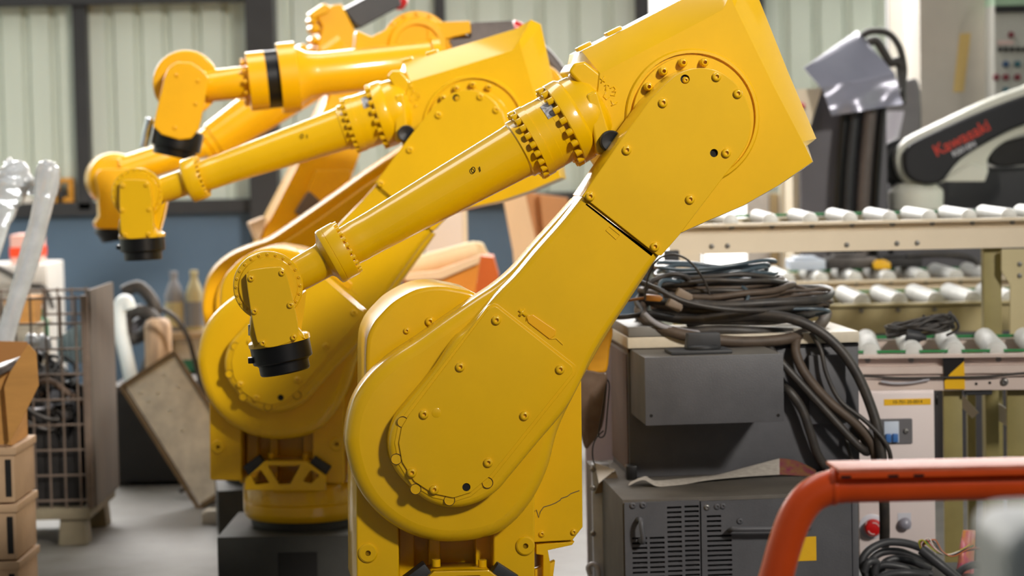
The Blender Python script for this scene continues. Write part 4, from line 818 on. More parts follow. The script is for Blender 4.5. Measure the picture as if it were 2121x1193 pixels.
def grid(P00, P10, P01, P11, nu, nv, amp, sd):
    rn = random.Random(sd); V = []
    for j in range(nv+1):
        for i in range(nu+1):
            s, t_ = i/nu, j/nv; p = (P00*(1-s)+P10*s)*(1-t_)+(P01*(1-s)+P11*s)*t_
            w = amp*(math.sin(s*9+sd)*t_+.5*math.sin(t_*6+s*4)); V.append(p+Vector((0, w-amp, 0)))
    n = len(V); V += [p+Vector((0, .012, 0)) for p in V]; Fs = []; W_ = nu+1
    for j in range(nv):
        for i in range(nu):
            a = j*W_+i; Fs += [(a, a+1, a+W_+1, a+W_), (n+a, n+a+W_, n+a+W_+1, n+a+1)]
    for i in range(nu): Fs += [(i, n+i, n+i+1, i+1), (nv*W_+i, nv*W_+i+1, n+nv*W_+i+1, n+nv*W_+i)]
    for j in range(nv): Fs += [(j*W_, (j+1)*W_, n+(j+1)*W_, n+j*W_), (j*W_+nu, n+j*W_+nu, n+(j+1)*W_+nu, (j+1)*W_+nu)]
    return V, Fs
obj('top_fold', mesh('top_fold', *grid(f.l3(1664, 141, -.05), f.l3(1775, 64, .35), f.l3(1703, 186, -.14), f.l3(1852, 152, .0), 12, 6, .012, 2), smooth=60), SILV, d)
obj('front_fold', mesh('front_fold', *grid(f.l3(1703, 182, -.14), f.l3(1850, 148, -.06), f.l3(1722, 240, -.17), f.l3(1868, 216, -.13), 14, 8, .018, 1), smooth=60), SILV, d)
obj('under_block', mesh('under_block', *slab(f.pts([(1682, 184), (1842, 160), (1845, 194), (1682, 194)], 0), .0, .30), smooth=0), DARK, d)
for i, (x, w) in enumerate(((1748, 9), (1768, 12), (1800, 14), (1825, 8))):
    wcable('hanging_hose', f, [(x+4, 215, -.06), (x-4, 300, -.07), (x-10, 380, -.07), (x-14, 470, -.06), (x-14, 560, -.05)], w*11.4/FPX, [BLK, RUB, mat('grey_hose', (98, 88, 84)), BLK][i], ['thin black hose hanging leftmost below the silver sheet', 'thick dark hose hanging second below the silver sheet', 'broad grey hose hanging below the silver sheet', 'black hose hanging rightmost below the silver sheet'][i], 'hoses below the silver sheet', 'hose')
wcable('cable_arch', f, [(1775, 85, .3), (1800, 66, .3), (1838, 68, .3), (1862, 95, .3), (1872, 135, .3), (1872, 160, .3), (1868, 195, .25)], .017, CABLE, 'black cable arching high behind the silver sheet', 'cables behind the silver sheet')
wcable('cable_arch', f, [(1795, 90, .3), (1815, 85, .3), (1832, 110, .3), (1845, 130, .3), (1862, 128, .3), (1866, 160, .3), (1868, 215, .25)], .022, CABLE, 'thicker black cable below the arching one', 'cables behind the silver sheet')
f2 = fr_at(1860, 250, 12.25); t = thing('plastic_wrapped_unit', 'grey machine under crinkled plastic between hoses and tall cabinet', 'machine', f2.O)
obj('body', mesh('body', *slab(cat(f2.pts([(1830, 190), (1880, 165), (1908, 190), (1908, 420), (1900, 700), (1800, 700), (1800, 420), (1815, 260)], 0), 4), 0, .4, .03), smooth=60), mat('grey_plastic_cover', (120, 116, 118), .4, nscale=3, namt=.4, bump=.5, bscale=8), t)
obj('foot', mesh('foot', *box(f2.L(1805, 700, .05)[0], f2.L(1895, 700, .05)[0], .05, .35, 0, f2.L(1850, 690, .05)[1]), smooth=0), DARK, t)
obj('plastic_flap', mesh('plastic_flap', *grid(f2.l3(1838, 230, -.03), f2.l3(1872, 230, -.03), f2.l3(1790, 390, -.06), f2.l3(1838, 400, -.05), 6, 8, .012, 4), smooth=60), mat('pale_plastic', (190, 186, 196), .3, bump=.6, bscale=20), t)
# black and cream robot with red lettering
f = fr_at(1990, 300, 11.5); K = 11.5/FPX
t = thing('industrial_robot', 'cream robot with a black arm cover and red lettering at the right edge', 'robot', f.O)
CRM = mat('cream_robot_paint', (250, 250, 236), .4, nscale=5, namt=.06)
cov_ = [(1872, 345), (1872, 318), (1882, 302), (1900, 290), (1960, 262), (2040, 228), (2121, 198), (2240, 160), (2260, 215), (2121, 258), (2050, 292), (1990, 330), (1955, 372), (1930, 382), (1900, 378), (1880, 365)]
obj('arm_body', mesh('arm_body', *slab(f.pts(cat([(1856, 340), (1858, 312), (1872, 294), (1900, 277), (1960, 248), (2040, 210), (2121, 180), (2245, 140), (2270, 230), (2125, 275), (2070, 300), (2045, 330), (2040, 366), (1960, 376), (1900, 385), (1868, 370)], 3), .03), .02, .16, .01), smooth=50), CRM, t)
ac = obj('arm_cover', mesh('arm_cover', *slab(f.pts(cat(cov_, 3), -.02), -.03, .03, .014, 4), smooth=50), mat('black_arm_cover', (38, 38, 42), .4, nscale=10, namt=.15), t)
ang = math.radians(25.5)
def label_at(x, y, body, px, m, bold): 
    u, v = f.L(x, y, -.0305); text(body, px*K, m, ac, (u, -.0306, v), (math.pi/2, -ang, 0), 'lettering', .0006, bold=bold)
label_at(1992, 287, 'Kawasaki', 34, mat('red_lettering', (214, 62, 44), .5), .0012)
label_at(1997, 309, 'RS010N', 16, mat('white_lettering', (220, 220, 228), .5), .0006)
faxis(f, t, 'joint_cap', (1862, 345), (1900, 345), .06, [(0, 52), (4, 56), (30, 56), (40, 50)], K, RUB) if False else None
u, v = f.L(1868, 338, .1); obj('joint_cap', mesh('joint_cap', *lathe((u, .22, v), (0, -1, 0), [(0, .10), (.06, .115), (.10, .115), (.12, .09)], 32), smooth=40), RUB, t)
obj('shoulder', mesh('shoulder', *slab(f.pts(fillet([(1948, 376), (2010, 338), (2048, 352), (2040, 376)], 4), .0), -.0, .14, .006), smooth=40), CRM, t)
obj('arm_cavity_shade', mesh('arm_cavity_shade', *slab(f.pts(cat([(2048, 330), (2058, 305), (2090, 292), (2160, 280), (2170, 330), (2110, 342), (2070, 345)], 3), .06), .05, .15, .01), smooth=50), DARK, t)  # solid dark slab painting the shaded cavity below the arm
c = f.L(1897, 400, .1)
obj('base', mesh('base', *join(lathe((c[0], .1, 0), (0, 0, 1), [(c[1]-.085, .12), (c[1]-.075, .129), (c[1]-.01, .131), (c[1]+.01, .13), (c[1]+.02, .12), (c[1]+.05, .09)], 40)), smooth=40), CRM, t)
obj('stand', mesh('stand', *box(c[0]-.14, c[0]+.5, -.08, .3, 0, c[1]-.085), smooth=30, bev=.006), mat('graphite_cabinet', (92, 90, 96)), t)
f3 = fr_at(2060, 410, 12.05); bk = thing('black_crate', 'large black box behind the upper conveyor at the right edge', 'box', f3.O)
obj('body', mesh('body', *box(f3.L(1962, 400, 0)[0], f3.L(2280, 400, 0)[0], 0, .3, 0, f3.L(2000, 352, 0)[1]), smooth=30, bev=.01), mat('black_box', (44, 44, 48), .5, nscale=4, namt=.1), bk)
obj('lid', mesh('lid', *box(f3.L(1960, 400, 0)[0], f3.L(2282, 400, 0)[0], -.01, .31, f3.L(2000, 352, 0)[1], f3.L(2000, 348, 0)[1]), smooth=30, bev=.004), mat('black_box', (44, 44, 48)), bk)
# pale things stacked in front of the bright window
f4 = fr_at(1600, 450, 13.4)
for i, (x0, x1, y0, m, lb) in enumerate(((1545, 1592, 388, PAPER, 'pale grey board leaning before the bright window'), (1594, 1612, 400, mat('tan_board', (190, 168, 126), .7), 'narrow tan board before the bright window'), (1614, 1650, 372, mat('ivory_board', (236, 224, 196), .6), 'ivory board beside the graphite cabinet'))):
    o = obj('leaning_board', mesh('leaning_board', *box(f4.L(x0, y0, .0)[0], f4.L(x1, y0, .0)[0], -.02*i, .03-.02*i, 0, f4.L(x0, y0, 0)[1]), smooth=30, bev=.006), m); o.location = f4.O; tag(o, lb, 'board', 'boards before the bright window')
# odds and ends lying on the middle conveyor
def on_conv(fr, v0, x, d, w, dp, h, m, name, label):
    u = fr.L(x, 570, d)[0]; o = obj(name, mesh(name, *join(box(-w/2, w/2, -dp/2, dp/2, 0, h), box(-w*.36, w*.3, -dp*.4, dp*.4, h, h*1.3)), smooth=30, bev=.006), m); o.location = fr.O+fr.ex*u+fr.n*d+Vector((0, 0, v0)); return tag(o, label, 'part', 'oddments on the middle conveyor')
on_conv(fm1, vm1+.038, 1668, .3, .16, .2, .045, mat('pale_blue_case', (190, 200, 214), .4), 'pale_case', 'pale blue flat case on the middle conveyor')
on_conv(fm1, vm1+.038, 1760, .35, .22, .2, .05, SCRAP, 'scrap_bracket', 'dark scrap bracket on the middle conveyor')
on_conv(fm1, vm1+.038, 1858, .4, .2, .2, .04, DARK, 'scrap_bracket', 'black scrap lump near the right end of the middle conveyor')
on_conv(fm1, vm1+.038, 1826, .2, .07, .08, .03, YTAPE, 'yellow_block', 'small yellow block on the middle conveyor')
wcable('dark_hose', fm1, [(1880, 530, .3), (1940, 527, .3), (2000, 532, .3), (2024, 545, .3), (2030, 565, .3)], .014, CABLE, 'dark hose curling at the right end of the middle conveyor', None, 'hose')
# ------------------------------------------------------------------ orange guard rail and near things
og = P(1900, 1003, 4.8); FG = Frame((og.x, og.y, 0), 0); kg = 4.8/FPX
GR = thing('guard_rail', 'bent orange pipe guard rail with a flat plate on top, in the foreground', 'guard rail', FG.O)
path = [FG.l3(x, y, 0) for x, y in ((1560, 1359), (1584, 1276), (1608, 1193), (1628, 1122), (1650, 1066), (1680, 1028), (1718, 1010), (1745, 1007))]
dx = (path[0]-path[2]); foot = path[0]+dx*(path[0].z/-dx.z)
R_ = 36*kg
obj('pipe_leg', mesh('pipe_leg', *sweep([foot]+path, R_, 24, 8), smooth=60), ORP, GR)
obj('base_plate', mesh('base_plate', *box(foot[0]-.1, foot[0]+.1, -.1, .1, 0, .012), smooth=30, bev=.003), ORP, GR)
a = FG.l3(1722, 1008, 0); b = FG.l3(2400, 994, 0); b[2] = a[2]
obj('pipe_rail', mesh('pipe_rail', *sweep([a, b], R_*.96, 24, 1), smooth=60), ORP, GR)
wl = obj('weld_collar', mesh('weld_collar', *lathe(a, (1, 0, 0), [(-.003, R_*.98), (0, R_*1.08), (.006, R_*1.10), (.012, R_*1.02)], 28), smooth=60), ORP, GR)
obj('pipe_leg', mesh('pipe_leg', *sweep([b, b+Vector((.1, 0, -.03)), Vector((b[0]+.16, 0, b[2]-.2)), Vector((b[0]+.2, 0, 0))], R_, 24, 8), smooth=60), ORP, GR)
pz = a[2]+R_*1.02; p0_ = FG.l3(1738, 985, -.055); pb = FG.l3(1708, 958, .07)
V = [(p0_[0], -.055, pz), (b[0], -.055, pz), (b[0], .075, pz), (pb[0]+.004, .075, pz)]
V += [(x, y, z+.007) for x, y, z in V]
pt = obj('top_plate', mesh('top_plate', V, [(0, 1, 2, 3), (4, 7, 6, 5), (0, 4, 5, 1), (1, 5, 6, 2), (2, 6, 7, 3), (3, 7, 4, 0)], smooth=30, bev=.0015), ORPW, GR)
obj('plate_lip', mesh('plate_lip', *box(p0_[0], b[0], -.055, -.049, pz-.012, pz+.0005), smooth=30, bev=.001), ORP, GR)
for x in (1742, 1840, 1893): 
    q = FG.l3(x, 992, -.056); obj('paint_chip', mesh('paint_chip', *box(q[0], q[0]+.02, -.0562, -.0548, pz-.011, pz-.006), smooth=0), HOL, pt)
# pale rounded thing very near, bottom right
fn = fr_at(2110, 1150, 2.1); nb = thing('white_housing', 'pale out-of-focus rounded housing in the bottom right corner, nearest of all', 'machine cover', fn.O)
a = fn.L(2062, 1100, 0); b = fn.L(2290, 1100, 0)
obj('cover', mesh('cover', *slab(fillet([(a[0]+.012, a[1], .03), (b[0], a[1], .03), (b[0]+.02, .012), (a[0]-.02, .012)], 0, 8), 0, .16, .02, 5), smooth=60), mat('off_white_housing', (206, 206, 198), .5, nscale=4, namt=.05), nb)
obj('base', mesh('base', *box(a[0]-.03, b[0]+.03, -.01, .18, 0, .012), smooth=30, bev=.003), RUB, nb)
# stand and heap of thick cable in front of the switch panel
fs = fr_at(1900, 1180, 7.5); ks_ = 7.5/FPX
st = thing('cable_stand', 'low dark crate carrying the thick cable coil', 'crate', fs.O)
zs = fs.L(1900, 1200, .1)[1]
obj('crate', mesh('crate', *box(fs.L(1790, 1193, 0)[0], fs.L(2080, 1193, 0)[0], .0, .40, 0, zs), smooth=30, bev=.006), PED, st)
obj('rim', mesh('rim', *box(fs.L(1788, 1193, 0)[0], fs.L(2082, 1193, 0)[0], -.006, .406, zs-.03, zs-.01), smooth=30, bev=.003), PED, st)
CABG = mat('grey_black_cable', (62, 62, 64), .45, nscale=20, namt=.25)
loops = [[(1795, 1195, .05), (1785, 1165, .05), (1800, 1140, .06), (1832, 1124, .08), (1870, 1124, .1), (1905, 1134, .12), (1930, 1150, .15)],
         [(1805, 1198, .12), (1800, 1170, .12), (1822, 1146, .13), (1860, 1142, .14), (1900, 1156, .16), (1935, 1165, .2)],
         [(1826, 1198, .09), (1828, 1172, .1), (1850, 1158, .11), (1890, 1163, .12), (1925, 1178, .15)],
         [(1790, 1185, .02), (1798, 1165, .02), (1815, 1165, .03), (1812, 1185, .03), (1815, 1198, .03)],
         [(1802, 1200, .06), (1806, 1182, .06), (1830, 1170, .06), (1870, 1175, .06), (1900, 1185, .07), (1930, 1190, .08)],
         [(1810, 1202, .0), (1840, 1190, .0), (1880, 1187, .0), (1920, 1192, .02)]]
names = ['highest', 'second highest', 'third', 'short upright', 'fourth', 'lowest']
for L, nm in zip(loops, names): wcable('thick_cable_loop', fs, L, 8.5*ks_, CABG, nm+' loop of the thick grey-black cable coil below the switch panel', 'loops of the thick cable coil', k=6, seg=10)
wcable('cable_end', fs, [(1908, 1138, .0), (1925, 1152, -.01), (1950, 1172, -.02), (1980, 1196, -.02), (1990, 1205, -.02)], 11*ks_, CABG, 'stripped end of the thick cable with coloured wires coming out', None, seg=12)
cols = [((190, 170, 40), 'yellow'), ((60, 130, 60), 'green'), ((180, 60, 40), 'red'), ((220, 210, 200), 'white'), ((90, 60, 40), 'brown'), ((40, 40, 44), 'black'), ((200, 110, 60), 'orange')]
rn = random.Random(5)
for i, (c_, nm) in enumerate(cols):
    q = [(1908+i, 1138, .0), (1903+2*i, 1122+i, .0), (1912+4*i, 1115+rn.uniform(0, 6), .0), (1922+5*i, 1130+2*i, -.01), (1945+5*i, 1146+i, -.01), (1975+6*i, 1140-i+rn.uniform(0, 8), .0), (2010+7*i, 1128+2*i, .02)]
    wcable('strand', fs, q, 1.6*ks_, mat('strand_'+nm, c_, .45), nm+' wire strand fraying from the thick cable end', 'frayed wire strands', 'wire', seg=6)
wcable('curved_cable', fs, [(1975, 1200, .05), (1995, 1178, .05), (2025, 1170, .05), (2055, 1182, .05), (2075, 1205, .05)], 8*ks_, CABG, 'short grey-black cable arch beside the pale housing')
pk = thing('snack_wrapper', 'crumpled pink and yellow wrapper standing behind the frayed wires', 'wrapper', fs.O)
obj('wrapper', mesh('wrapper', *grid(fs.l3(1994, 1098, .2), fs.l3(2020, 1098, .22), fs.l3(1978, 1195, .18), fs.l3(2016, 1195, .2), 6, 10, .012, 3), smooth=60), mat('pink_wrapper', (206, 90, 140), .4, nscale=24, namt=.6, dark=(228, 160, 60)), pk)
# between nearest robot and cabinets: white post, covers, wire
f = fr_at(1245, 1000, 7.7); t = thing('white_post', 'worn white steel post between the nearest robot and the controller cabinets', 'post', f.O)
obj('post', mesh('post', *box(f.L(1226, 1000, 0)[0], f.L(1262, 1000, 0)[0], 0, .06, 0, f.L(1240, 962, 0)[1]), smooth=30, bev=.004), mat('worn_white_steel', (186, 190, 200), .5, nscale=9, namt=.25), t)
obj('flap', mesh('flap', *slab(f.pts([(1232, 958), (1274, 972), (1252, 990), (1240, 1000)], -.02), -.03, -.022), smooth=0), PAPER, t)
obj('taped_scrap', mesh('taped_scrap', *slab(f.pts([(1246, 985), (1275, 975), (1280, 992), (1268, 1008), (1244, 1020), (1232, 1022)], -.01), -.02, -.005), smooth=0), mat('brown_tape', (112, 92, 66), .5, nscale=14, namt=.4), t)
for y in (972, 1010, 1105): 
    u, v = f.L(1228, y, 0); obj('bolt', BOLTS, STE, t, (u, 0, v))
obj('hinge', mesh('hinge', *sweep([f.l3(1222, 1190, -.02), f.l3(1218, 1175, -.02), f.l3(1228, 1168, -.02), f.l3(1238, 1178, -.02), f.l3(1240, 1195, -.02)], .008, 8, 4), smooth=60), LGREY, t)
f = fr_at(1245, 800, 8.3); t = thing('pale_board', 'pale pinkish board standing behind the yellow bag', 'board', f.O)
obj('board', mesh('board', *box(f.L(1210, 800, 0)[0], f.L(1272, 800, 0)[0], 0, .03, 0, f.L(1240, 640, 0)[1]), smooth=30, bev=.004), mat('pinkish_board', (214, 196, 204), .6, nscale=4, namt=.1), t)
obj('edge_strip', mesh('edge_strip', *box(f.L(1268, 800, 0)[0], f.L(1275, 800, 0)[0], -.005, .035, 0, f.L(1240, 640, 0)[1]), smooth=0), LGREY, t)
f = fr_at(1235, 760, 7.75); t = thing('hanging_cover', 'hanging cover of yellow cloth over a brown translucent shell beside the power unit', 'cover', f.O)
obj('cloth', mesh('cloth', *slab(f.pts(cat([(1250, 655), (1268, 680), (1262, 720), (1256, 765), (1238, 772), (1214, 768), (1216, 720), (1232, 680)], 3), 0), -.05, .05, .02, 4, .02), smooth=60), mat('translucent_yellow_cloth', (214, 152, 10), .5, nscale=8, namt=.25, bump=.4, bscale=20), t)
obj('shell', mesh('shell', *slab(f.pts(cat([(1204, 768), (1240, 768), (1256, 772), (1254, 820), (1246, 880), (1224, 915), (1212, 925), (1204, 900), (1198, 830)], 3), 0), -.055, .05, .008, 3, .008), smooth=60), mat('brown_shell', (78, 58, 44), .3, nscale=5, namt=.5, dark=(120, 104, 92)), t)
obj('hook', mesh('hook', *sweep([f.l3(1258, 660, 0), f.l3(1262, 640, 0), f.l3(1268, 632, .02)], .004, 6, 3), smooth=60), STE, t)
f5 = fr_at(1255, 850, 7.6)
wcable('bent_wire', f5, [(1258, 786, 0), (1262, 800, 0), (1258, 850, 0), (1254, 895, 0), (1246, 906, 0), (1240, 898, 0), (1248, 850, 0), (1256, 795, 0)], .0022, BLK, 'bent black wire loop beside the brown shell', 'bent wires')
wcable('bent_wire', f5, [(1250, 892, 0), (1236, 906, 0), (1228, 925, 0), (1228, 950, .02), (1234, 966, .1)], .0022, BLK, 'thin black wire running down to the white post', 'bent wires')
# ------------------------------------------------------------------ left side: cage of scrap, cartons, leaning panel
yc = PZ(155, 1130, 0).y
f = fr_at(120, 1000, yc); k = yc/FPX
CG = thing('wire_cage', 'rusty wire cage on a raised pallet, full of scrap, at the left', 'cage', f.O)
zdeck = f.L(150, 1052, 0)[1]; ztop = f.L(150, 700, 0)[1]; zb2 = f.L(150, 612, 0)[1]
ul, ur = f.L(-90, 900, 0)[0], f.L(183, 900, 0)[0]; D = .60
obj('deck', mesh('deck', *box(ul, ur, -.02, D+.02, zdeck-.045, zdeck), smooth=30, bev=.004), mat('pallet_cream', (132, 122, 100), .7, nscale=6, namt=.3), CG)
for x in (-80, 150):
    for d in (.0, D-.12):
        u = f.L(x, 1100, 0)[0]; obj('leg', mesh('leg', *loft([([(u-.06, 0), (u+.06, 0), (u+.05, zdeck-.045), (u-.05, zdeck-.045)], d), ([(u-.06, 0), (u+.06, 0), (u+.05, zdeck-.045), (u-.05, zdeck-.045)], d+.12)]), smooth=30, bev=.006), mat('pallet_cream', (132, 122, 100)), CG)
hgt = zb2-zdeck
vw = mesh('wire', *cyl((0, 0, 0), (0, 0, 1), hgt, .0045, 6), smooth=60); hw = mesh('wire', *cyl((0, 0, 0), (1, 0, 0), ur-ul, .005, 6), smooth=60); sw = mesh('wire', *cyl((0, 0, 0), (0, 1, 0), D, .005, 6), smooth=60)
x = -84
while x < 182:
    u = f.L(x, 900, 0)[0]
    obj('wire', vw, WIRE, CG, (u, 0, zdeck)); obj('wire', vw, WIRE, CG, (u, D, zdeck)); x += 31
for i in range(9):
    z = zdeck+hgt*(i+.3)/8.4
    if z > zb2: continue
    obj('wire', hw, WIRE, CG, (ul, 0, z)); obj('wire', hw, WIRE, CG, (ul, D, z)); obj('wire', sw, WIRE, CG, (ul, 0, z))
for u in (ul, ur):
    for d in (0, D): obj('corner_post', mesh('corner_post', *box(u-.014, u+.014, d-.014, d+.014, zdeck, zb2), smooth=30, bev=.003), WIRE, CG)
obj('side_board', mesh('side_board', *box(ur+.005, ur+.022, .02, D, zdeck, zb2+.02), smooth=30, bev=.003), mat('weathered_board', (108, 100, 92), .75, nscale=3, namt=.45, dark=(90, 84, 78), stretch=(1, 2, .5)), CG)
# scrap heap
zs_ = f.L(150, 800, .3)[1]
rn = random.Random(11); V = []; n = 26
for j in range(9):
    for i in range(n+1):
        uu = ul+.04+(ur-ul-.08)*i/n; dd_ = .05+(D-.1)*j/8; hh = (zs_-zdeck)*(.86+.14*math.sin(i*.5+j*.7))*(1-.10*abs(j-4)/4)+rn.uniform(-.05, .04)
        V.append((uu, dd_, zdeck+.002+max(.05, hh)))
W_ = n+1; Fs = [(j*W_+i, j*W_+i+1, (j+1)*W_+i+1, (j+1)*W_+i) for j in range(8) for i in range(n)]
base_ = len(V); V += [(v[0], v[1], zdeck+.002) for v in V]
Fs += [(i, base_+i, base_+i+1, i+1) for i in range(n)]+[(8*W_+i, 8*W_+i+1, base_+8*W_+i+1, base_+8*W_+i) for i in range(n)]+[(j*W_, (j+1)*W_, base_+(j+1)*W_, base_+j*W_) for j in range(8)]+[(j*W_+n, base_+j*W_+n, base_+(j+1)*W_+n, (j+1)*W_+n) for j in range(8)]
hp2 = obj('scrap_heap', mesh('scrap_heap', V, Fs, smooth=0), mat('black_scrap', (44, 42, 42), .5, metal=.3, nscale=16, namt=.6, bump=1, bscale=14)); hp2.location = f.O
tag(hp2, 'tangled mass of dark scrap filling the wire cage', 'scrap', kind='stuff')
SC = [SCRAP, DARK, mat('light_scrap', (148, 148, 154), .35, metal=.7, nscale=9, namt=.4), mat('brown_scrap', (98, 76, 58), .6, nscale=9, namt=.4)]
mA = [mesh('scrap_piece', *sweep([(-.12, 0, 0), (-.05, .02, .03), (.04, -.01, .045), (.12, .01, .0)], .014, 8, 4), smooth=60), mesh('scrap_piece', *join(box(-.1, .1, -.02, .02, -.004, .004), box(-.1, -.09, -.02, .02, -.004, .06)), smooth=30, bev=.002), mesh('scrap_piece', *lathe((-.06, 0, 0), (1, 0, 0), [(0, .02), (.01, .03), (.05, .03), (.055, .018), (.12, .018)], 14), smooth=40), mesh('scrap_piece', *sweep([(.09*math.cos(t*.7), .06*math.sin(t*.7), .006*t) for t in range(14)], .008, 7, 3), smooth=60)]
for q in range(46):
    me = mA[q % 4].copy(); o = obj('scrap_piece', me, SC[rn.randrange(4)])
    o.location = f.O+Vector((rn.uniform(ul+.12, ur-.13), rn.uniform(.10, D-.15) if q % 3 else rn.uniform(.05, .14), zs_+rn.uniform(-.12, .05) if q % 3 else zdeck+rn.uniform(.25, zs_-zdeck)))
    o.rotation_euler = (rn.uniform(-.5, .5), rn.uniform(-.6, .6), rn.uniform(0, 6.3)); tag(o, ['bent scrap rod', 'angled scrap bracket', 'stepped scrap bush', 'coiled scrap spring'][q % 4]+' lying loose among the scrap in the wire cage', 'scrap', ['scrap rods', 'scrap brackets', 'scrap bushes', 'scrap springs'][q % 4]+' in the cage')
# things standing in the cage
pcs = mat('pale_ribbed_plastic', (214, 232, 234), .4)
L_ = [f.L(118+60*i/24, 702-44*i/24, .5) for i in range(25)]; V = []
for i, (u, v) in enumerate(L_): 
    dd_ = .5+(.02 if (i//2) % 2 else 0); V += [(u, dd_, v), (u, dd_, f.L(118, 752, .5)[1]), (u, dd_+.004, v), (u, dd_+.004, f.L(118, 752, .5)[1])]
Fs = []
for i in range(24): q = 4*i; Fs += [(q, q+4, q+5, q+1), (q+2, q+3, q+7, q+6), (q, q+2, q+6, q+4), (q+1, q+5, q+7, q+3)]
Fs += [(0, 1, 3, 2), (96, 98, 99, 97)]
o = obj('ribbed_sheet', mesh('ribbed_sheet', V, Fs, smooth=0), pcs); o.location = f.O; tag(o, 'pale ribbed plastic sheet standing in the wire cage', 'sheet')
def bottle(fr, px, py0, py1, d, r, m, m2, label, cap=None):
    u, z0 = fr.L(px, py1, d); z1 = fr.L(px, py0, d)[1]; h = z1-z0
    t = thing('bottle', label, 'bottle', fr.O+fr.ex*u+fr.n*d+Vector((0, 0, z0)))
    obj('body', mesh('body', *lathe((0, 0, 0), (0, 0, 1), [(0, r*.9), (h*.02, r), (h*.62, r), (h*.78, r*.6), (h*.86, r*.38), (h*.92, r*.36)], 24), smooth=50), m, t)
    obj('label_band', mesh('label_band', *lathe((0, 0, h*.1), (0, 0, 1), [(0, r*1.005), (h*.4, r*1.005)], 24), smooth=50), m2, t)
    obj('cap', mesh('cap', *lathe((0, 0, h*.9), (0, 0, 1), [(0, r*.42), (h*.1, r*.42), (h*.1, 0)], 18), smooth=40), cap or m2, t); return t
bottle(f, 86, 630, 720, .62, .034, mat('green_plastic', (40, 128, 96), .4), mat('green_plastic', (40, 128, 96)), 'green bottle standing in the cage', PAPER)
def lump(fr, px, py, d, rx, ry, rz, m, name, label, cat_, sd=0, group=None):
    u, v = fr.L(px, py, d); rn2 = random.Random(sd); bm = bmesh.new(); bmesh.ops.create_icosphere(bm, subdivisions=3, radius=1)
    for q in bm.verts:
        k_ = 1+.10*math.sin(q.co.x*5+sd)+.08*math.sin(q.co.z*7+sd*2)+.05*math.sin(q.co.y*9); q.co = Vector((q.co.x*rx, q.co.y*ry, q.co.z*rz))*k_
    me = bpy.data.meshes.new(name); bm.to_mesh(me); bm.free(); me.shade_smooth(); o = obj(name, me, m); o.location = fr.O+fr.ex*u+fr.n*d+Vector((0, 0, v)); return tag(o, label, cat_, group)
lump(f, 88, 712, .3, .035, .05, .045, PLAS, 'plastic_bag', 'crumpled white bag in the cage beside the carton', 'bag', 2)
lump(f, 66, 708, .2, .03, .05, .035, PLAS, 'plastic_bag', 'smaller crumpled white bag at the cage front', 'bag', 4)
o = obj('carton', mesh('carton', *join(sbox(f, 8, 72, 618, 676, .45, .7), sbox(f, 34, 46, 617, 676, .447, .45)), smooth=30, bev=.003), CARD); o.location = f.O; tag(o, 'brown carton inside the cage below the white boxes', 'carton')
o = obj('cream_box', mesh('cream_box', *join(sbox(f, 8, 76, 676, 760, .4, .7), sbox(f, 6, 78, 672, 680, .395, .705)), smooth=30, bev=.003), BEI); o.location = f.O; tag(o, 'cream box inside the cage under the brown carton', 'box')
# plastic wrapped poles
def wcone(name, fr, L, radii, m, label, seg=14):
    pts = [fr.O+fr.ex*p[0]+fr.n*p[1]+Vector((0, 0, p[2])) for p in [fr.l3(x, y, d) for x, y, d in L]]
    return tag(obj(name, mesh(name, *sweep(pts, .03, seg, 5, rad=radii), smooth=60), m), label, 'pole')
fp = fr_at(60, 600, 9.2); kq = 9.2/FPX
end = PZ(-60, 1180, 0)
rr_ = [14, 22, 25, 26, 25, 22, 21, 20, 21, 22, 21, 20, 19, 19, 20, 20, 19, 18, 18, 18, 18, 18, 18, 18]
wcone('wrapped_pole', fp, [(104, 334, 0), (100, 350, 0), (96, 390, 0), (88, 430, 0), (70, 500, 0), (50, 570, 0), (28, 640, 0), (5, 720, 0), (-20, 820, 0), (-48, 950, 0), (-70, 1060, 0), (-85, 1155, 0)], [q*kq for q in rr_], PLAS, 'pole wrapped in clear plastic, leaning in front of the cage')
wcone('wrapped_pole', fp, [(14, 330, .2), (22, 345, .2), (26, 370, .2), (18, 400, .2), (4, 440, .2), (-30, 560, .2), (-70, 760, .2), (-110, 980, .2), (-140, 1140, .2)], [q*kq for q in (10, 26, 34, 40, 36, 30, 24, 22, 20, 20, 20, 20)], PLAS, 'second plastic-wrapped pole cut by the left frame edge')
wcone('plastic_tail', fp, [(30, 350, .2), (50, 375, .2), (66, 396, .2), (70, 402, .2)], [q*kq for q in (26, 20, 12, 5)], PLAS, 'loose tail of plastic film beside the wrapped pole tops')
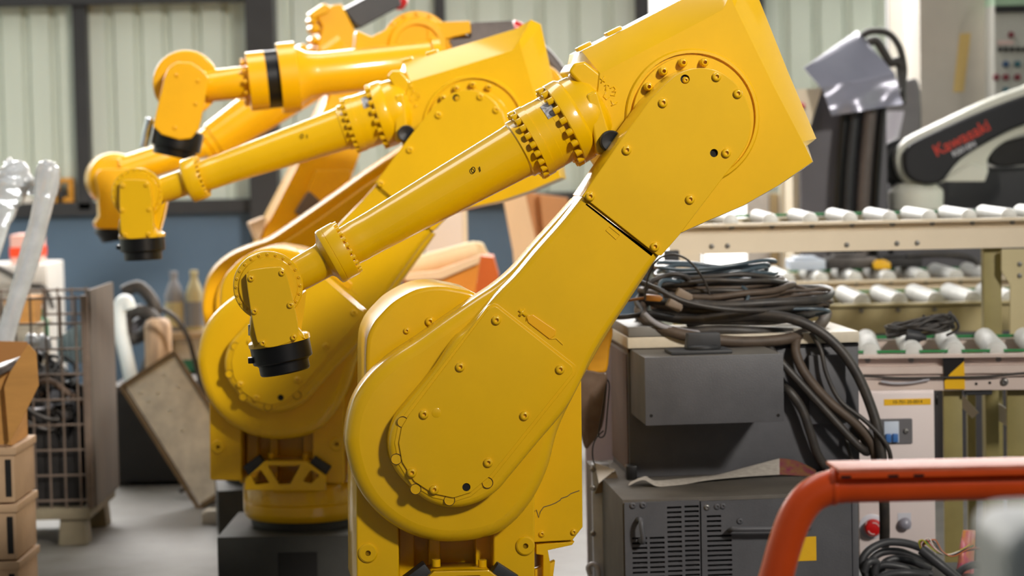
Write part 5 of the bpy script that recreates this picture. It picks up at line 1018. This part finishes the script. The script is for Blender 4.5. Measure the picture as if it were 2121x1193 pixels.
# carton and crates at far left
f = fr_at(20, 900, 8.3); k = 8.3/FPX
CR = mat('tan_crate', (190, 158, 124), .7, nscale=6, namt=.2)
zc = [f.L(10, 1193, 0)[1]-.9, f.L(10, 1008, 0)[1], f.L(10, 925, 0)[1]]
zlo = f.L(10, 1062, 0)[1]; ztp = f.L(10, 925, 0)[1]; hc = ztp-zlo
nst = int(zlo//hc)+1; hh = ztp/ (nst+1)
for i in range(nst+1):
    t = thing('slotted_crate', ['lowest', 'second lowest', 'middle', 'fourth', 'fifth', 'sixth', 'seventh', 'eighth', 'ninth', 'tenth'][i]+' tan crate of the slotted stack at the left frame edge' if i < nst else 'top tan crate of the slotted stack, under the carton', 'crate', f.O+Vector((0, 0, i*hh)), group='slotted crates at the left edge')
    a, b = f.L(-120, 1000, 0)[0], f.L(31, 1000, 0)[0]
    bd = obj('body', mesh('body', *box(a, b, 0, .35, .004, hh-.004), smooth=30, bev=.006), CR, t)
    obj('rim', mesh('rim', *box(a-.006, b+.008, -.008, .358, hh-.03, hh-.002), smooth=30, bev=.004), CR, t)
    obj('slot', mesh('slot', *box(f.L(12, 1000, 0)[0], f.L(24, 1000, 0)[0], -.003, .005, .025, hh-.045), smooth=0), HOL, t)
t = thing('open_carton', 'open cardboard carton on the crate stack at the left edge', 'carton', f.O+Vector((0, 0, (nst+1)*hh)))
zc0 = (nst+1)*hh
def cpts(L, d): return [(u, v-zc0) for u, v in f.pts(L, d)]
obj('front', mesh('front', *slab(cpts([(-100, 921), (22, 921), (22, 770), (-100, 770)], 0), 0, .008), smooth=0), CARD, t)
obj('side', mesh('side', *box(f.L(22, 900, 0)[0]-.006, f.L(22, 900, 0)[0], .008, .3, .002, f.L(22, 770, 0)[1]-zc0), smooth=0), CARD, t)
obj('back', mesh('back', *box(f.L(-100, 900, 0)[0], f.L(22, 900, 0)[0], .292, .3, .002, f.L(22, 730, 0)[1]-zc0), smooth=0), CARD, t)
obj('flap', mesh('flap', *slab(cpts([(10, 800), (22, 770), (60, 712), (76, 730), (81, 798), (46, 870), (20, 918)], -.03), -.04, -.034), smooth=0), CARD, t)
obj('flap', mesh('flap', *slab(cpts([(-60, 775), (-60, 705), (56, 708), (58, 728), (22, 770)], .2), .2, .206), smooth=0), mat('inner_cardboard', (168, 118, 66), .8), t)
wb = lump(f, 14, 760, .02, .07, .08, .02, PLAS, 'bubble_wrap', 'torn grey plastic wrap sticking out of the open carton', 'plastic', 3)
wb.rotation_euler = (0, math.radians(-25), 0); wb.data.materials[0] = mat('grey_wrap', (120, 112, 108), .3, nscale=18, namt=.5, bump=.8, bscale=30)
# far boxes behind the cage
f = fr_at(50, 600, 13.0)
zz = f.L(60, 548, 0)[1]
t = thing('white_cabinet', 'white box cupboard behind the cage, below the red and white carton', 'cupboard', f.O)
obj('body', mesh('body', *box(f.L(-60, 600, 0)[0], f.L(98, 600, 0)[0], 0, .5, 0, zz), smooth=30, bev=.01), mat('off_white_box', (206, 202, 196), .6, nscale=3, namt=.1), t)
for y0, y1 in ((556, 590), (598, 640)): obj('drawer_front', mesh('drawer_front', *sbox(f, -50, 92, y0, y1, -.012, 0), smooth=30, bev=.006), mat('off_white_box', (206, 202, 196)), t)
t = thing('striped_carton', 'pink carton with a red stripe on the white cupboard', 'carton', f.O+Vector((0, 0, zz)))
obj('box', mesh('box', *[(lambda g: ([(v[0], v[1], v[2]-zz) for v in g[0]], g[1]))(sbox(f, 20, 78, 487, 548, .1, .35))][0], smooth=30, bev=.006), mat('pinkish_carton', (226, 176, 164), .6), t)
obj('stripe', mesh('stripe', *[(lambda g: ([(v[0], v[1], v[2]-zz) for v in g[0]], g[1]))(sbox(f, 19.6, 78.4, 513, 532, .097, .353))][0], smooth=0), mat('red_stripe', (238, 74, 34), .5), t)
wcable('dark_lead', f, [(-20, 545, -.04), (20, 565, -.04), (60, 590, -.04), (92, 596, -.04), (110, 640, -.04)], .012, CABLE, 'dark lead hanging over the white cupboard')
# ledge oddments
fl_ = Frame((0, YW, 0), 0); zle = zl+.05
def ledge_box(x0, x1, h, m, name, label, cat_, ring=False):
    a, b = P(x0, 425, YW-.08).x, P(x1, 425, YW-.08).x
    g = box(a, b, YW-.098, YW-.02, zle, zle+h)
    if ring: g = join(box(a, b, YW-.098, YW-.03, zle, zle+.03), box(a, b, YW-.098, YW-.03, zle+h-.03, zle+h), box(b-.03, b, YW-.098, YW-.03, zle+.03, zle+h-.03), box(a, a+.05, YW-.098, YW-.03, zle+.03, zle+h-.03))
    else: g = join(g, box(a+.01, b-.02, YW-.09, YW-.03, zle+h, zle+h*1.25))
    return tag(obj(name, mesh(name, *g, smooth=30, bev=.006), m), label, cat_)
ledge_box(108, 153, .15, mat('amber_case', (190, 130, 24), .5), 'amber_tool', 'amber open frame standing on the wall ledge at the left', 'tool', True)
ledge_box(118, 134, .08, DARK, 'dark_block', 'dark block inside the amber frame on the ledge', 'block')
ledge_box(32, 68, .035, PAPER, 'pale_carton', 'flat pale carton lying on the wall ledge', 'carton')
# leaning panel and dark bins
yp = PZ(412, 1052, 0).y; f = fr_at(350, 900, yp)
t = thing('steel_panel_sheet', 'grey steel panel tilted on one corner, leaning left of the second robot', 'panel', f.O); t.rotation_euler = (math.radians(-13), 0, 0)
c4 = [(243, 800), (352, 727), (521, 979), (412, 1052)]
obj('sheet', mesh('sheet', *slab(f.pts([(251, 800), (351, 734), (513, 978), (413, 1044)], 0), -.004, .02), smooth=0), mat('grey_panel_paint', (222, 218, 204), .5, nscale=9, namt=.3, dark=(180, 178, 168)), t)
for a, b in zip(c4, c4[1:]+c4[:1]): 
    g = obox(f.l3(*a, .01), f.l3(*b, .01), .06, .014, up=(0, 1, 0)); g = obox(f.l3(*a, .015), f.l3(*b, .015), .016, .06, up=(0, 1, 0))
    obj('edge_trim', mesh('edge_trim', *g, smooth=0), mat('brown_edge', (120, 100, 70), .6, nscale=8, namt=.3), t)
for x, y in ((282, 812), (300, 830), (318, 812), (345, 850), (372, 890), (330, 775), (360, 800)):
    u, v = f.L(x, y, -.004); obj('rivet', BOLTS, mat('grey_panel_paint', (222, 218, 204)), t, (u, -.004, v)).scale = (.8, .6, .8)
f = fr_at(300, 850, yp+.75)
t = thing('dark_bin', 'black steel bin in shade behind the leaning panel', 'bin', f.O)
obj('body', mesh('body', *box(f.L(232, 850, 0)[0], f.L(395, 850, 0)[0], 0, .5, 0.02, f.L(300, 800, 0)[1]), smooth=30, bev=.008), mat('black_bin', (34, 32, 32), .6, nscale=5, namt=.4), t)
obj('rim', mesh('rim', *box(f.L(230, 850, 0)[0], f.L(397, 850, 0)[0], -.01, .51, f.L(300, 812, 0)[1], f.L(300, 798, 0)[1]), smooth=30, bev=.004), SCRAP, t)
for x in (245, 380): obj('foot', mesh('foot', *box(f.L(x, 850, 0)[0]-.03, f.L(x, 850, 0)[0]+.03, .05, .45, 0, .02), smooth=0), DARK, t)
zbn = f.L(300, 800, 0)[1]
wcable('bent_white_pipe', f, [(268, 640, .1), (262, 625, .1), (252, 628, .1), (246, 650, .1), (250, 690, .1), (262, 740, .1), (275, 800, .1)], .035, mat('white_pipe', (222, 232, 236), .4), 'bent white pipe standing in the black bin', None, 'pipe', seg=12)
wcable('black_hose', f, [(255, 605, .25), (290, 595, .25), (322, 640, .25), (300, 690, .25), (262, 700, .25), (268, 650, .25), (310, 650, .2), (330, 700, .2), (300, 800, .2)], .032, CABLE, 'thick black hose tangled above the black bin', 'hoses above the bin', 'hose', seg=10)
wcable('black_hose', f, [(270, 800, .3), (262, 720, .3), (282, 672, .3), (320, 662, .3), (335, 690, .3), (310, 740, .3), (290, 800, .3)], .026, mat('grey_hose2', (110, 108, 114), .4, nscale=9, namt=.5), 'grey hose looping in front of the black hose', 'hoses above the bin', 'hose', seg=10)
wcable('thin_cable', f, [(335, 640, -.1), (365, 660, -.1), (390, 700, -.1), (404, 750, -.1), (418, 800, -.1), (440, 880, -.1)], .012, CABLE, 'thin black cable curving down in front of the bottles')
t = thing('tan_roll', 'upright tan roll of packing standing in the black bin', 'roll', f.O)
u, v = f.L(326, 655, .15)
obj('roll', mesh('roll', *lathe((u, .15, zbn-.02), (0, 0, 1), [(0, .066), (v-zbn-.03, .066), (v-zbn, .055), (v-zbn+.012, .03), (v-zbn-.02, .02)], 28), smooth=50), mat('tan_packing', (206, 176, 142), .6, nscale=7, namt=.3, dark=(140, 118, 100), stretch=(4, 4, .4)), t)
# bench with bottles
f = fr_at(390, 700, 12.8); zbch = f.L(390, 688, 0)[1]
t = thing('work_bench', 'low bench with white and green cartons behind the leaning panel', 'bench', f.O)
obj('top', mesh('top', *box(f.L(330, 690, 0)[0], f.L(560, 690, 0)[0], 0, .4, zbch-.04, zbch), smooth=30, bev=.005), mat('tan_bench_top', (170, 146, 116), .6), t)
for x in (336, 545): obj('leg', mesh('leg', *box(f.L(x, 690, 0)[0], f.L(x, 690, 0)[0]+.05, .03, .37, 0, zbch-.04), smooth=0), PED, t)
for i, (y0, m) in enumerate(((700, PAPER), (745, mat('green_carton', (40, 112, 88), .5)), (770, PAPER))):
    o = obj('white_carton', mesh('white_carton', *join(sbox(f, 350, 470, y0, (y0+44) if i < 2 else y0+60, .06, .3), sbox(f, 350, 470, y0+16, y0+21, .057, .06)), smooth=30, bev=.004), m, t)
o = obj('shelf', mesh('shelf', *sbox(f, 340, 550, 830, 836, .03, .37), smooth=0), PED, t)
GB = mat('grey_bottle', (120, 122, 130), .4); CB_ = mat('cream_bottle', (178, 168, 130), .5)
bottle(f, 363, 562, 688, .12, .052, GB, CB_, 'grey bottle with a cream band, left of the pair on the bench', GB)
bottle(f, 405, 560, 688, .12, .05, CB_, GB, 'cream bottle with a grey band, right of the pair on the bench', CB_)
# debris by the second robot
f = fr_at(450, 1070, 9.15)
for x, w, h, lb in ((452, .07, .05, 'pale block lying at the foot of the second robot'), ):
    pz_ = PZ(455, 1090, .0)
o = obj('pale_block', mesh('pale_block', *join(box(-.07, .07, -.05, .05, 0, .05), box(-.06, .06, -.045, .045, .05, .058)), smooth=30, bev=.004), BEI); q = PZ(455, 1082, 0); o.location = (q.x, q.y, 0); tag(o, 'pale block on the floor beside the second robot pedestal', 'block')
for i, (x, y) in enumerate(((425, 1030), (440, 1020), (432, 1042), (455, 1030))):
    q = PZ(x, y, 0); o = obj('floor_scrap', mA[i % 4].copy(), SC[i % 4]); o.location = (q.x, q.y, .03); o.rotation_euler = (0, 0, i); tag(o, ['small bent scrap rod', 'small angled scrap bracket', 'small stepped scrap bush', 'small coiled scrap spring'][i]+' on the floor at the foot of the tilted panel', 'scrap', 'scrap on the floor by the panel')
# ------------------------------------------------------------------ between the robots, far back
f = fr_at(930, 500, 12.4); t = thing('pale_board_sheet', 'pale flat panel standing behind the fabric roll', 'panel', f.O)
obj('sheet', mesh('sheet', *box(f.L(880, 500, 0)[0], f.L(963, 500, 0)[0], 0, .03, 0, f.L(930, 425, 0)[1]), smooth=30, bev=.004), mat('pale_grey_board', (214, 204, 196), .6), t)
obj('edge', mesh('edge', *box(f.L(960, 500, 0)[0], f.L(968, 500, 0)[0], -.005, .04, 0, f.L(930, 425, 0)[1]), smooth=0), mat('cream_edge', (226, 214, 190), .5), t)
f = fr_at(950, 560, 10.8); ft = fr_at(950, 600, 10.7)
t = thing('orange_crate', 'tall orange crate with a pale top flap, behind the motor housing of the nearest robot', 'crate', f.O)
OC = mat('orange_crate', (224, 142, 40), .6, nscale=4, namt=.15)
zt2 = f.L(950, 560, 0)[1]
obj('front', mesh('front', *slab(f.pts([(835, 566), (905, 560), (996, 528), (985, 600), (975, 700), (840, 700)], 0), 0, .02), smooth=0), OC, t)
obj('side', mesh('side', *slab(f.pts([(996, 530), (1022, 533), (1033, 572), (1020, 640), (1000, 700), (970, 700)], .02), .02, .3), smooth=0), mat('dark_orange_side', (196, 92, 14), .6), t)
obj('base', mesh('base', *box(f.L(840, 700, .02)[0], f.L(1000, 700, .02)[0], .05, .5, 0, f.L(830, 588, .25)[1]), smooth=0), OC, t)
obj('top_flap', mesh('top_flap', *slab(f.pts([(835, 568), (905, 561), (997, 527), (992, 545), (915, 578), (840, 582)], -.03), -.04, -.005, .004), smooth=40), CARDW, t)
fr2 = fr_at(920, 540, 11.1)
t = thing('fabric_roll', 'cream roll of fabric lying over the orange crate', 'roll', fr2.O)
a, b = fr2.l3(820, 562, 0), fr2.l3(990, 519, 0)
obj('roll', mesh('roll', *lathe(a, b-a, [(0, .0), (.002, .048), ((b-a).length-.01, .048), ((b-a).length, .042), ((b-a).length, .02), ((b-a).length-.02, .018), ((b-a).length-.02, 0)], 28), smooth=40), mat('cream_fabric', (216, 200, 160), .7, nscale=12, namt=.1), t)
obj('loose_end', mesh('loose_end', *slab(fr2.pts(cat([(975, 505), (998, 503), (1008, 520), (1018, 538), (1006, 542), (992, 530)], 3), 0), -.03, .05, .006), smooth=50), mat('cream_fabric', (216, 200, 160)), t)
f = fr_at(1090, 480, 12.0); t = thing('plywood_case', 'open plywood case behind the arm of the nearest robot', 'case', f.O)
obj('left_wall', mesh('left_wall', *slab(f.pts([(1040, 402), (1086, 393), (1110, 500), (1118, 700), (1078, 700), (1062, 520)], 0), 0, .25, .003, 2), smooth=0), WOOD, t)
obj('back_wall', mesh('back_wall', *slab(f.pts([(1085, 396), (1172, 412), (1190, 700), (1112, 700), (1106, 500)], .05), .05, .07), smooth=0), mat('shaded_plywood', (196, 140, 90), .65, nscale=3, namt=.15), t)  # plywood in a darker tone, the shade is put into its colour
obj('right_wall', mesh('right_wall', *slab(f.pts([(1118, 402), (1176, 410), (1200, 700), (1150, 700)], -.02), -.02, .03), smooth=0), mat('shaded_plywood', (196, 140, 90)), t)
obj('case_floor', mesh('case_floor', *box(f.L(1075, 700, 0)[0], f.L(1195, 700, 0)[0], -.02, .25, 0, f.L(1100, 690, 0)[1]), smooth=0), WOOD, t)
